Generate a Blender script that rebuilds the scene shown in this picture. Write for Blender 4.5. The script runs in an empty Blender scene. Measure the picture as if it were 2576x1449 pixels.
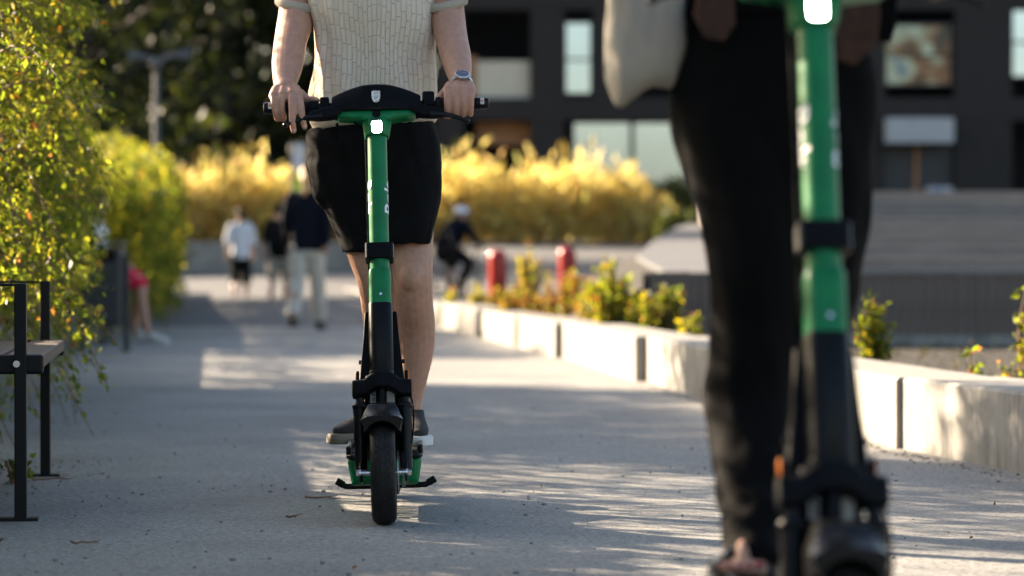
import bpy, bmesh, math, random
import numpy as np
from mathutils import Vector, Matrix, noise

random.seed(7)
rng = np.random.default_rng(11)
S = bpy.context.scene
COL = S.collection
R = math.radians

# ------------------------------------------------------------------ camera
F_PX = 7156.0           # focal length in units of a 2576 px wide frame (100 mm on 36 mm)
CAM_H = 0.69
cam_d = bpy.data.cameras.new('camera')
cam_d.lens = 100.0
cam_d.sensor_width = 36.0
cam_d.clip_start = 0.1
cam_d.clip_end = 2000.0
cam_d.dof.use_dof = True
cam_d.dof.focus_distance = 7.85
cam_d.dof.aperture_fstop = 2.8
cam = bpy.data.objects.new('camera', cam_d)
cam.location = (0, 0, CAM_H)
cam.rotation_euler = (R(90 - 0.388), 0, 0)
COL.objects.link(cam)
S.camera = cam

# ------------------------------------------------------------------ sky and sun
SUN_EL = R(21.0)
SUN_H = Vector((-0.80, 0.60, 0)).normalized()
SUN_DIR = Vector((SUN_H.x * math.cos(SUN_EL), SUN_H.y * math.cos(SUN_EL), math.sin(SUN_EL)))
w = bpy.data.worlds.new('World')
S.world = w
w.use_nodes = True
nt = w.node_tree
bg = nt.nodes.get('Background') or nt.nodes.new('ShaderNodeBackground')
sky = nt.nodes.new('ShaderNodeTexSky')
sky.sky_type = 'NISHITA'
sky.sun_disc = False
sky.sun_elevation = SUN_EL
sky.sun_rotation = math.atan2(SUN_DIR.x, SUN_DIR.y)
sky.air_density = 1.0
sky.dust_density = 2.5
sky.ozone_density = 0.5
nt.links.new(sky.outputs[0], bg.inputs[0])
bg.inputs[1].default_value = 0.06
sun_d = bpy.data.lights.new('sun', 'SUN')
sun_d.energy = 5.0
sun_d.angle = R(0.5)
sun_d.color = (1.0, 0.81, 0.60)
sun = bpy.data.objects.new('sun', sun_d)
sun.rotation_euler = SUN_DIR.to_track_quat('Z', 'Y').to_euler()
sun.location = (-20, 15, 10)
COL.objects.link(sun)
S.view_settings.view_transform = 'Standard'
S.view_settings.look = 'None'
S.view_settings.gamma = 1.0
S.view_settings.use_curve_mapping = False
S.view_settings.exposure = 2.45
S.cycles.use_denoising = True
S.cycles.max_bounces = 8
S.cycles.transparent_max_bounces = 8
S.cycles.sample_clamp_indirect = 6.0
S.cycles.caustics_reflective = False
S.cycles.caustics_refractive = False


def at(px, py, d):
    """a point of the place: metres along the path d, from bearings measured on the photograph"""
    return Vector(((px - 1288) / F_PX * d, d, CAM_H - (py - 676) / F_PX * d))


# ------------------------------------------------------------------ materials
def nodes(name):
    m = bpy.data.materials.new(name)
    m.use_nodes = True
    t = m.node_tree
    return m, t, t.nodes['Principled BSDF']


def N(t, kind, **kw):
    n = t.nodes.new(kind)
    for k, v in kw.items():
        if hasattr(n, k):
            setattr(n, k, v)
        else:
            n.inputs[k].default_value = v
    return n


def ramp(t, src, stops):
    r = t.nodes.new('ShaderNodeValToRGB')
    e = r.color_ramp.elements
    while len(e) < len(stops):
        e.new(0.5)
    for i, (p, c) in enumerate(stops):
        e[i].position = p
        e[i].color = (c[0], c[1], c[2], 1)
    t.links.new(src, r.inputs[0])
    return r


def mat(name, col, rough=0.6, metal=0.0, var=0.12, scale=30.0, bump=0.0, bscale=200.0, spec=0.5,
        coat=0.0, rvar=0.0, sheen=0.0, sss=0.0, stretch=None, dist=0.002):
    m, t, p = nodes(name)
    tc = N(t, 'ShaderNodeTexCoord')
    src = tc.outputs['Object']
    if stretch:
        mp = N(t, 'ShaderNodeMapping')
        mp.inputs['Scale'].default_value = stretch
        t.links.new(src, mp.inputs[0])
        src = mp.outputs[0]
    n1 = N(t, 'ShaderNodeTexNoise', Scale=scale, Detail=5.0, Roughness=0.6)
    t.links.new(src, n1.inputs['Vector'])
    lo = [max(0, c * (1 - var)) for c in col]
    hi = [min(1, c * (1 + var)) for c in col]
    r = ramp(t, n1.outputs[0], [(0.3, lo), (0.7, hi)])
    t.links.new(r.outputs[0], p.inputs['Base Color'])
    p.inputs['Roughness'].default_value = rough
    p.inputs['Metallic'].default_value = metal
    p.inputs['Specular IOR Level'].default_value = spec
    p.inputs['Coat Weight'].default_value = coat
    if sheen:
        p.inputs['Sheen Weight'].default_value = sheen
        p.inputs['Sheen Roughness'].default_value = 0.5
    if sss:
        p.inputs['Subsurface Weight'].default_value = sss
        p.inputs['Subsurface Radius'].default_value = (0.012, 0.004, 0.002)
        p.inputs['Subsurface Scale'].default_value = 1.0
    if rvar:
        r2 = N(t, 'ShaderNodeMapRange')
        r2.inputs['To Min'].default_value = rough - rvar
        r2.inputs['To Max'].default_value = rough + rvar
        t.links.new(n1.outputs[0], r2.inputs[0])
        t.links.new(r2.outputs[0], p.inputs['Roughness'])
    if bump:
        n2 = N(t, 'ShaderNodeTexNoise', Scale=bscale, Detail=4.0)
        t.links.new(src, n2.inputs['Vector'])
        b = N(t, 'ShaderNodeBump', Strength=bump, Distance=dist)
        t.links.new(n2.outputs[0], b.inputs['Height'])
        t.links.new(b.outputs[0], p.inputs['Normal'])
    return m


def emit(name, col, strength):
    m, t, p = nodes(name)
    p.inputs['Base Color'].default_value = (*col, 1)
    p.inputs['Emission Color'].default_value = (*col, 1)
    p.inputs['Emission Strength'].default_value = strength
    return m


def leafmat(name, tint=(1, 1, 1), trans=0.5, rough=0.4, spec=0.5, tmul=(1.9, 1.75, 0.6)):
    m, t, p = nodes(name)
    a = N(t, 'ShaderNodeAttribute', attribute_name='Col')
    mul = N(t, 'ShaderNodeMix', data_type='RGBA', blend_type='MULTIPLY')
    mul.inputs[0].default_value = 1.0
    t.links.new(a.outputs['Color'], mul.inputs[6])
    mul.inputs[7].default_value = (*tint, 1)
    t.links.new(mul.outputs[2], p.inputs['Base Color'])
    p.inputs['Roughness'].default_value = rough
    p.inputs['Specular IOR Level'].default_value = spec
    tr = N(t, 'ShaderNodeBsdfTranslucent')
    mul2 = N(t, 'ShaderNodeMix', data_type='RGBA', blend_type='MULTIPLY')
    mul2.inputs[0].default_value = 1.0
    t.links.new(mul.outputs[2], mul2.inputs[6])
    mul2.inputs[7].default_value = (*tmul, 1)
    t.links.new(mul2.outputs[2], tr.inputs[0])
    mx = N(t, 'ShaderNodeMixShader')
    mx.inputs[0].default_value = trans
    t.links.new(p.outputs[0], mx.inputs[1])
    t.links.new(tr.outputs[0], mx.inputs[2])
    out = t.nodes['Material Output']
    t.links.new(mx.outputs[0], out.inputs[0])
    return m


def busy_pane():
    """glass whose blotches paint coloured reflections and a glimpsed room into the colour"""
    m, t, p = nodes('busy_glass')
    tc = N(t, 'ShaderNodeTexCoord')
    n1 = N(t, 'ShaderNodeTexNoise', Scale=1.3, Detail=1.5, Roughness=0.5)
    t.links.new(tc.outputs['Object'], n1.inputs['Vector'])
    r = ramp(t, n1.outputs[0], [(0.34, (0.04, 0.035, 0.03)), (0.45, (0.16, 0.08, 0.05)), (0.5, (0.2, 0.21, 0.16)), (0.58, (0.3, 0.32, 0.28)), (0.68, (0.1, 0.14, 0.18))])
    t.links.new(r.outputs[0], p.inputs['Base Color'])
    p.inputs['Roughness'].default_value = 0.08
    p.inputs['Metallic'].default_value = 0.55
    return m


M = {}
M['green'] = mat('green_paint', (0.001, 0.16, 0.049), 0.34, var=0.14, scale=22, coat=0.05, rvar=0.1, spec=0.25)
M['black'] = mat('black_plastic', (0.0042, 0.0045, 0.006), 0.45, var=0.3, scale=40, spec=0.08, bump=0.15, bscale=900, rvar=0.08)
M['black_tube'] = mat('black_satin_metal', (0.0035, 0.0038, 0.0048), 0.3, var=0.25, scale=18, rvar=0.1, spec=0.16)
M['rubber'] = mat('rubber', (0.006, 0.0058, 0.0058), 0.7, spec=0.2, var=0.3, scale=60, bump=0.3, bscale=500)
M['chrome'] = mat('chrome', (0.62, 0.62, 0.63), 0.22, metal=1.0, var=0.1)
M['steel'] = mat('brushed_steel', (0.5, 0.52, 0.55), 0.32, metal=1.0, var=0.12)
M['white_print'] = mat('white_print', (0.78, 0.8, 0.8), 0.5, var=0.03)
M['black_print'] = mat('black_print', (0.01, 0.01, 0.01), 0.6, var=0.03)
M['label'] = mat('label_paper', (0.42, 0.39, 0.36), 0.5, var=0.06)
M['lamp'] = emit('white_lamp', (1.0, 0.96, 0.95), 24.0)
M['orange'] = mat('orange_lens', (0.75, 0.2, 0.02), 0.25, var=0.1)
M['clear'] = mat('clear_lens', (0.55, 0.5, 0.46), 0.15, var=0.25, scale=300)
M['skin'] = mat('skin', (0.47, 0.25, 0.17), 0.48, var=0.13, scale=50, bump=0.35, bscale=300, sss=0.12, spec=0.4)
M['skin_tan'] = mat('skin_tan', (0.36, 0.19, 0.12), 0.5, var=0.1, scale=20, sss=0.08)
M['polish'] = mat('red_nail_polish', (0.3, 0.02, 0.03), 0.25, var=0.05)
M['nail'] = mat('nail', (0.58, 0.34, 0.27), 0.3, var=0.05)
M['shorts'] = mat('black_cotton', (0.0045, 0.0045, 0.005), 0.9, var=0.25, scale=30, bump=0.3, bscale=700, spec=0.12)
M['trousers'] = mat('black_crepe', (0.0035, 0.0033, 0.0034), 0.9, var=0.2, scale=25, bump=0.2, bscale=500, spec=0.1)
M['brown_cloth'] = mat('brown_print', (0.05, 0.02, 0.009), 0.85, var=0.5, scale=60)
M['canvas'] = mat('cream_canvas', (0.42, 0.375, 0.31), 0.9, var=0.06, scale=12, bump=0.3, bscale=600)
M['sole'] = mat('cream_sole', (0.2, 0.16, 0.115), 0.7, var=0.12, scale=40)
M['shoe_dark'] = mat('dark_suede', (0.014, 0.012, 0.011), 0.85, var=0.3, scale=50)
M['shoe_white'] = mat('white_canvas', (0.68, 0.66, 0.62), 0.8, var=0.06)
M['dial'] = mat('watch_dial', (0.01, 0.018, 0.05), 0.2, var=0.1, coat=0.6)
M['bench_metal'] = mat('bench_metal', (0.006, 0.0063, 0.0072), 0.45, spec=0.2, var=0.25, scale=30, bump=0.1, bscale=400, rvar=0.08)
M['bench_wood'] = mat('bench_wood', (0.1, 0.072, 0.055), 0.7, var=0.35, scale=14, bump=0.3, bscale=60, stretch=(8, 0.6, 8))
M['red_paint'] = mat('red_paint', (0.40, 0.014, 0.006), 0.3, var=0.1, scale=10, coat=0.25, spec=0.3)
M['bin'] = mat('bin_metal', (0.02, 0.024, 0.03), 0.5, var=0.15)
M['hair_dark'] = mat('dark_hair', (0.008, 0.0055, 0.0045), 0.6, spec=0.15, var=0.3, scale=80, stretch=(6, 6, 1))
M['hair_blond'] = mat('blond_hair', (0.5, 0.32, 0.13), 0.5, var=0.25, scale=80, stretch=(6, 6, 1))
M['hair_brown'] = mat('brown_hair', (0.05, 0.025, 0.013), 0.6, spec=0.2, var=0.3, scale=80, stretch=(6, 6, 1))
M['cloth_white'] = mat('white_cotton', (0.68, 0.69, 0.72), 0.9, var=0.05)
M['cloth_navy'] = mat('navy_cotton', (0.005, 0.006, 0.012), 0.9, var=0.15, spec=0.15)
M['cloth_black'] = mat('black_jersey', (0.005, 0.005, 0.006), 0.9, var=0.15, spec=0.15)
M['cloth_beige'] = mat('beige_linen', (0.5, 0.46, 0.39), 0.9, var=0.07)
M['cloth_khaki'] = mat('khaki_cotton', (0.3, 0.26, 0.2), 0.9, var=0.07)
M['cloth_red'] = mat('red_cotton', (0.62, 0.006, 0.045), 0.85, var=0.08)
M['eye'] = mat('eye', (0.05, 0.04, 0.035), 0.15, var=0.2)
M['bark'] = mat('bark', (0.075, 0.055, 0.042), 0.9, var=0.4, scale=14, bump=0.6, bscale=40, stretch=(3, 3, 0.7), dist=0.02)
M['twig'] = mat('twig', (0.2, 0.11, 0.06), 0.8, var=0.3)
M['soil'] = mat('soil', (0.02, 0.0155, 0.0115), 0.95, var=0.45, scale=8, bump=0.8, bscale=40, dist=0.03)
M['grass_ground'] = mat('grass_ground', (0.06, 0.065, 0.03), 0.95, var=0.4, scale=1.5, bump=0.6, bscale=30, dist=0.03)
M['paving'] = mat('paving', (0.08, 0.08, 0.081), 0.85, var=0.12, scale=2.0, bump=0.2, bscale=60)
M['ramp'] = mat('ramp_paving_shaded', (0.08, 0.082, 0.088), 0.85, var=0.15, scale=2.0, bump=0.2, bscale=60)  # paving again, with the bluish shade of the ramp put into its colour
M['plaza'] = mat('plaza_timber', (0.2, 0.18, 0.165), 0.8, var=0.25, scale=5, stretch=(0.3, 3, 3))
M['timber'] = mat('dark_timber', (0.15, 0.112, 0.09), 0.8, var=0.4, scale=6, bump=0.3, bscale=60, stretch=(8, 8, 0.7))
M['timber_grey'] = mat('grey_timber', (0.24, 0.21, 0.185), 0.8, var=0.25, scale=5, stretch=(0.5, 8, 8))
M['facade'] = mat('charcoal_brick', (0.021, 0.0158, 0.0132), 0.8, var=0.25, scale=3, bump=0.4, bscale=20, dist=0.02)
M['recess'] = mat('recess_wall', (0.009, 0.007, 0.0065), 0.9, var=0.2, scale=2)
M['panel_pale'] = mat('pale_panel', (0.42, 0.42, 0.42), 0.6, var=0.08, scale=2)
M['curtain'] = mat('cream_curtain', (0.62, 0.56, 0.44), 0.8, var=0.12, scale=3, stretch=(6, 6, 0.4))
M['terracotta'] = mat('terracotta_panel', (0.4, 0.2, 0.1), 0.8, var=0.2, scale=3)
M['pane'] = mat('window_glass', (0.6, 0.66, 0.7), 0.06, metal=0.85, var=0.06, scale=0.7)
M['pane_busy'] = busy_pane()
M['frame'] = mat('window_frame', (0.03, 0.03, 0.033), 0.5, var=0.1)
M['blue_label'] = mat('blue_label', (0.06, 0.16, 0.42), 0.6, var=0.1)
M['lime'] = mat('lime_banner', (0.42, 0.6, 0.05), 0.7, var=0.08)
M['lamp_metal'] = mat('lamp_metal', (0.1, 0.1, 0.105), 0.5, metal=0.2, var=0.1)
M['leaf'] = leafmat('leaf', trans=0.62, rough=0.5, spec=0.3)
M['leaf_gold'] = leafmat('leaf_gold', trans=0.72, rough=0.7, spec=0.15, tmul=(1.12, 1.1, 0.95))
M['leaf_far'] = leafmat('leaf_far', trans=0.3, rough=0.6, spec=0.25)


def asphalt():
    m, t, p = nodes('pale_asphalt')
    tc = N(t, 'ShaderNodeTexCoord')
    fine = N(t, 'ShaderNodeTexVoronoi', Scale=190.0)
    n1 = N(t, 'ShaderNodeTexNoise', Scale=120.0, Detail=6.0, Roughness=0.75)
    n2 = N(t, 'ShaderNodeTexNoise', Scale=0.9, Detail=5.0, Roughness=0.6)
    n3 = N(t, 'ShaderNodeTexNoise', Scale=9.0, Detail=5.0, Roughness=0.7)
    n4 = N(t, 'ShaderNodeTexNoise', Scale=48.0, Detail=3.0, Roughness=0.7)
    for n in (fine, n1, n2, n3, n4):
        t.links.new(tc.outputs['Object'], n.inputs['Vector'])
    g = ramp(t, n1.outputs[0], [(0.30, (0.10, 0.10, 0.095)), (0.48, (0.262, 0.259, 0.244)), (0.72, (0.43, 0.422, 0.395))])
    cell = N(t, 'ShaderNodeMix', data_type='RGBA', blend_type='MULTIPLY')
    cell.inputs[0].default_value = 0.45
    t.links.new(g.outputs[0], cell.inputs[6])
    cr = ramp(t, fine.outputs['Color'], [(0.0, (0.45, 0.45, 0.46)), (1.0, (1.25, 1.22, 1.2))])
    t.links.new(cr.outputs[0], cell.inputs[7])
    pat = N(t, 'ShaderNodeMix', data_type='RGBA', blend_type='MULTIPLY')
    pat.inputs[0].default_value = 1.0
    t.links.new(cell.outputs[2], pat.inputs[6])
    r2 = ramp(t, n2.outputs[0], [(0.3, (0.8, 0.8, 0.8)), (0.7, (1.22, 1.21, 1.2))])
    t.links.new(r2.outputs[0], pat.inputs[7])
    pat2 = N(t, 'ShaderNodeMix', data_type='RGBA', blend_type='MULTIPLY')
    pat2.inputs[0].default_value = 1.0
    t.links.new(pat.outputs[2], pat2.inputs[6])
    r3 = ramp(t, n3.outputs[0], [(0.28, (0.78, 0.78, 0.78)), (0.45, (1, 1, 1)), (0.75, (1.06, 1.05, 1.04))])
    t.links.new(r3.outputs[0], pat2.inputs[7])
    pat3 = N(t, 'ShaderNodeMix', data_type='RGBA', blend_type='MULTIPLY')
    pat3.inputs[0].default_value = 1.0
    t.links.new(pat2.outputs[2], pat3.inputs[6])
    r4 = ramp(t, n4.outputs[0], [(0.32, (0.62, 0.62, 0.62)), (0.5, (1, 1, 1)), (0.68, (1.3, 1.29, 1.27))])
    t.links.new(r4.outputs[0], pat3.inputs[7])
    t.links.new(pat3.outputs[2], p.inputs['Base Color'])
    p.inputs['Roughness'].default_value = 0.85
    p.inputs['Specular IOR Level'].default_value = 0.3
    b = N(t, 'ShaderNodeBump', Strength=0.9, Distance=0.004)
    t.links.new(n1.outputs[0], b.inputs['Height'])
    b2 = N(t, 'ShaderNodeBump', Strength=0.6, Distance=0.012)
    t.links.new(n3.outputs[0], b2.inputs['Height'])
    t.links.new(b.outputs[0], b2.inputs['Normal'])
    b3 = N(t, 'ShaderNodeBump', Strength=0.8, Distance=0.006)
    t.links.new(n4.outputs[0], b3.inputs['Height'])
    t.links.new(b2.outputs[0], b3.inputs['Normal'])
    t.links.new(b3.outputs[0], p.inputs['Normal'])
    return m


def concrete():
    m, t, p = nodes('cast_concrete')
    tc = N(t, 'ShaderNodeTexCoord')
    n1 = N(t, 'ShaderNodeTexNoise', Scale=5.0, Detail=6.0, Roughness=0.65)
    mp = N(t, 'ShaderNodeMapping')
    mp.inputs['Scale'].default_value = (6, 6, 0.7)
    t.links.new(tc.outputs['Object'], mp.inputs[0])
    n2 = N(t, 'ShaderNodeTexNoise', Scale=3.0, Detail=5.0, Roughness=0.7)
    t.links.new(mp.outputs[0], n2.inputs['Vector'])
    n3 = N(t, 'ShaderNodeTexNoise', Scale=45.0, Detail=3.0)
    v = N(t, 'ShaderNodeTexVoronoi', Scale=26.0)
    for n in (n1, n3, v):
        t.links.new(tc.outputs['Object'], n.inputs['Vector'])
    a = ramp(t, n1.outputs[0], [(0.3, (0.22, 0.212, 0.193)), (0.7, (0.35, 0.336, 0.305))])
    c = N(t, 'ShaderNodeMix', data_type='RGBA', blend_type='MULTIPLY')
    c.inputs[0].default_value = 1.0
    t.links.new(a.outputs[0], c.inputs[6])
    s = ramp(t, n2.outputs[0], [(0.32, (0.5, 0.48, 0.44)), (0.47, (0.9, 0.89, 0.87)), (0.8, (1.06, 1.05, 1.03))])
    t.links.new(s.outputs[0], c.inputs[7])
    holes = ramp(t, v.outputs['Distance'], [(0.03, (0.4, 0.4, 0.4)), (0.07, (1, 1, 1))])
    c2 = N(t, 'ShaderNodeMix', data_type='RGBA', blend_type='MULTIPLY')
    c2.inputs[0].default_value = 0.6
    t.links.new(c.outputs[2], c2.inputs[6])
    t.links.new(holes.outputs[0], c2.inputs[7])
    t.links.new(c2.outputs[2], p.inputs['Base Color'])
    p.inputs['Roughness'].default_value = 0.85
    b = N(t, 'ShaderNodeBump', Strength=0.35, Distance=0.004)
    t.links.new(n3.outputs[0], b.inputs['Height'])
    t.links.new(b.outputs[0], p.inputs['Normal'])
    return m


def knit():
    """cream knit: upright puffy columns, each crossed by seams at its own heights"""
    m, t, p = nodes('cream_knit')
    uv = N(t, 'ShaderNodeUVMap', uv_map='UVMap')      # x = height, y = distance round the body
    nz_ = N(t, 'ShaderNodeTexNoise', Scale=9.0, Detail=2.0)
    t.links.new(uv.outputs[0], nz_.inputs['Vector'])
    dis = N(t, 'ShaderNodeMix', data_type='RGBA', blend_type='LINEAR_LIGHT')
    dis.inputs[0].default_value = 0.0065
    t.links.new(uv.outputs[0], dis.inputs[6])
    t.links.new(nz_.outputs['Color'], dis.inputs[7])
    sep = N(t, 'ShaderNodeSeparateXYZ')
    t.links.new(dis.outputs[2], sep.inputs[0])

    def mth(op, a, b=None):
        q = N(t, 'ShaderNodeMath', operation=op)
        for i, v in enumerate((a, b)):
            if v is None:
                continue
            if isinstance(v, (int, float)):
                q.inputs[i].default_value = v
            else:
                t.links.new(v, q.inputs[i])
        return q.outputs[0]
    W, L = 0.0160, 0.044
    u = mth('DIVIDE', sep.outputs[1], W)
    col = mth('FLOOR', u)
    wn = N(t, 'ShaderNodeTexWhiteNoise', noise_dimensions='1D')
    t.links.new(col, wn.inputs['W'])
    v = mth('ADD', mth('DIVIDE', sep.outputs[0], L), mth('MULTIPLY', wn.outputs[0], 7.0))
    fu, fv = mth('FRACT', u), mth('FRACT', v)
    eu = mth('MULTIPLY', mth('MINIMUM', fu, mth('SUBTRACT', 1.0, fu)), W)
    ev = mth('MULTIPLY', mth('MINIMUM', fv, mth('SUBTRACT', 1.0, fv)), L)
    e = mth('MINIMUM', eu, ev)
    mr = N(t, 'ShaderNodeMapRange', interpolation_type='SMOOTHSTEP')
    mr.inputs['From Min'].default_value = 0.0
    mr.inputs['From Max'].default_value = 0.0026
    t.links.new(e, mr.inputs[0])
    ln = N(t, 'ShaderNodeMapRange')
    ln.inputs['From Min'].default_value = 0.0003
    ln.inputs['From Max'].default_value = 0.0011
    t.links.new(e, ln.inputs[0])
    cmb = N(t, 'ShaderNodeCombineXYZ')
    t.links.new(col, cmb.inputs[0])
    t.links.new(mth('FLOOR', v), cmb.inputs[1])
    w2 = N(t, 'ShaderNodeTexWhiteNoise', noise_dimensions='3D')
    t.links.new(cmb.outputs[0], w2.inputs['Vector'])
    c1 = ramp(t, w2.outputs[0], [(0.0, (0.76, 0.645, 0.515)), (1.0, (0.82, 0.705, 0.57))])
    mx = N(t, 'ShaderNodeMix', data_type='RGBA')
    t.links.new(ln.outputs[0], mx.inputs[0])
    mx.inputs[6].default_value = (0.715, 0.605, 0.48, 1)
    t.links.new(c1.outputs[0], mx.inputs[7])
    t.links.new(mx.outputs[2], p.inputs['Base Color'])
    p.inputs['Roughness'].default_value = 0.92
    p.inputs['Specular IOR Level'].default_value = 0.2
    b = N(t, 'ShaderNodeBump', Strength=0.9, Distance=0.0022)
    t.links.new(mr.outputs[0], b.inputs['Height'])
    n2 = N(t, 'ShaderNodeTexNoise', Scale=300.0, Detail=4.0)
    t.links.new(uv.outputs[0], n2.inputs['Vector'])
    b2 = N(t, 'ShaderNodeBump', Strength=0.5, Distance=0.002)
    t.links.new(n2.outputs[0], b2.inputs['Height'])
    t.links.new(b.outputs[0], b2.inputs['Normal'])
    t.links.new(b2.outputs[0], p.inputs['Normal'])
    tr = N(t, 'ShaderNodeBsdfTranslucent')
    tr.inputs[0].default_value = (0.62, 0.42, 0.27, 1)
    ms = N(t, 'ShaderNodeMixShader')
    ms.inputs[0].default_value = 0.12
    t.links.new(p.outputs[0], ms.inputs[1])
    t.links.new(tr.outputs[0], ms.inputs[2])
    t.links.new(ms.outputs[0], t.nodes['Material Output'].inputs[0])
    return m


def rib():
    m, t, p = nodes('rib_knit')
    uv = N(t, 'ShaderNodeUVMap', uv_map='UVMap')
    wv = N(t, 'ShaderNodeTexWave', Scale=100.0, bands_direction='X')
    t.links.new(uv.outputs[0], wv.inputs['Vector'])
    r = ramp(t, wv.outputs[0], [(0.0, (0.50, 0.42, 0.33)), (1.0, (0.72, 0.62, 0.49))])
    t.links.new(r.outputs[0], p.inputs['Base Color'])
    p.inputs['Roughness'].default_value = 0.9
    b = N(t, 'ShaderNodeBump', Strength=0.8, Distance=0.0015)
    t.links.new(wv.outputs[0], b.inputs['Height'])
    t.links.new(b.outputs[0], p.inputs['Normal'])
    return m


def reflector():
    m, t, p = nodes('prism_reflector')
    tc = N(t, 'ShaderNodeTexCoord')
    v = N(t, 'ShaderNodeTexVoronoi', Scale=420.0)
    t.links.new(tc.outputs['Object'], v.inputs['Vector'])
    r = ramp(t, v.outputs['Color'], [(0.1, (0.25, 0.24, 0.2)), (0.9, (0.95, 0.9, 0.8))])
    t.links.new(r.outputs[0], p.inputs['Base Color'])
    p.inputs['Metallic'].default_value = 0.7
    p.inputs['Roughness'].default_value = 0.3
    b = N(t, 'ShaderNodeBump', Strength=0.5, Distance=0.002)
    t.links.new(v.outputs['Distance'], b.inputs['Height'])
    t.links.new(b.outputs[0], p.inputs['Normal'])
    return m


def tyre_mat():
    m, t, p = nodes('tyre_rubber')
    uv = N(t, 'ShaderNodeUVMap', uv_map='UVMap')   # u across, v along (metres)
    sep = N(t, 'ShaderNodeSeparateXYZ')
    t.links.new(uv.outputs[0], sep.inputs[0])
    hs = []
    for sgn, ph in ((1, 0.0), (-1, 0.0), (1, math.pi), (-1, math.pi)):
        si = N(t, 'ShaderNodeMath', operation='SINE')
        ml = N(t, 'ShaderNodeMath', operation='MULTIPLY_ADD')
        ml.inputs[1].default_value = 150.0
        ml.inputs[2].default_value = ph
        t.links.new(sep.outputs[1], ml.inputs[0])
        t.links.new(ml.outputs[0], si.inputs[0])
        am = N(t, 'ShaderNodeMath', operation='MULTIPLY_ADD')
        am.inputs[1].default_value = 0.007
        am.inputs[2].default_value = 0.013 * sgn
        t.links.new(si.outputs[0], am.inputs[0])
        df = N(t, 'ShaderNodeMath', operation='SUBTRACT')
        t.links.new(sep.outputs[0], df.inputs[0])
        t.links.new(am.outputs[0], df.inputs[1])
        ab = N(t, 'ShaderNodeMath', operation='ABSOLUTE')
        t.links.new(df.outputs[0], ab.inputs[0])
        hs.append(ab.outputs[0])
    cur = hs[0]
    for h in hs[1:]:
        mn = N(t, 'ShaderNodeMath', operation='MINIMUM')
        t.links.new(cur, mn.inputs[0])
        t.links.new(h, mn.inputs[1])
        cur = mn.outputs[0]
    mr = N(t, 'ShaderNodeMapRange')
    mr.inputs['From Min'].default_value = 0.0005
    mr.inputs['From Max'].default_value = 0.0018
    t.links.new(cur, mr.inputs[0])
    tc = N(t, 'ShaderNodeTexCoord')
    nz = N(t, 'ShaderNodeTexNoise', Scale=35.0, Detail=5.0)
    t.links.new(tc.outputs['Object'], nz.inputs['Vector'])
    c = ramp(t, nz.outputs[0], [(0.3, (0.009, 0.0085, 0.008)), (0.7, (0.022, 0.02, 0.018))])
    t.links.new(c.outputs[0], p.inputs['Base Color'])
    p.inputs['Roughness'].default_value = 0.62
    p.inputs['Specular IOR Level'].default_value = 0.25
    b = N(t, 'ShaderNodeBump', Strength=1.0, Distance=0.003)
    t.links.new(mr.outputs[0], b.inputs['Height'])
    t.links.new(b.outputs[0], p.inputs['Normal'])
    return m


M['asphalt'] = asphalt()
M['concrete'] = concrete()
M['knit'] = knit()
M['rib'] = rib()
M['reflector'] = reflector()
M['tyre'] = tyre_mat()

# ------------------------------------------------------------------ building helpers
def link(o, parent=None):
    COL.objects.link(o)
    if parent is not None:
        o.parent = parent
    return o


def tag(o, label=None, cat=None, group=None, kind=None):
    if label:
        o['label'] = label
    if cat:
        o['category'] = cat
    if group:
        o['group'] = group
    if kind:
        o['kind'] = kind
    return o


def thing(name, label, cat, loc=(0, 0, 0), rot=(0, 0, 0), group=None):
    o = bpy.data.objects.new(name, None)
    o.empty_display_size = 0.2
    o.location = loc
    o.rotation_euler = rot
    link(o)
    return tag(o, label, cat, group)


def copy_tree(o, parent=None):
    c = o.copy()
    link(c, parent)
    for ch in list(o.children):
        copy_tree(ch, c)
    return c


def catmull(pts, rad, sub):
    P = [np.array(p, float) for p in pts]
    Rr = [np.atleast_1d(np.array(r, float)) for r in rad]
    out, orad = [], []
    n = len(P)
    for i in range(n - 1):
        p0, p1, p2, p3 = P[max(i - 1, 0)], P[i], P[i + 1], P[min(i + 2, n - 1)]
        r0, r1, r2, r3 = Rr[max(i - 1, 0)], Rr[i], Rr[i + 1], Rr[min(i + 2, n - 1)]
        for k in range(sub):
            t = k / sub
            a, b, c, d = -0.5 * t ** 3 + t * t - 0.5 * t, 1.5 * t ** 3 - 2.5 * t * t + 1, -1.5 * t ** 3 + 2 * t * t + 0.5 * t, 0.5 * t ** 3 - 0.5 * t * t
            out.append(a * p0 + b * p1 + c * p2 + d * p3)
            orad.append(a * r0 + b * r1 + c * r2 + d * r3)
    out.append(P[-1])
    orad.append(Rr[-1])
    return out, orad


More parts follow.
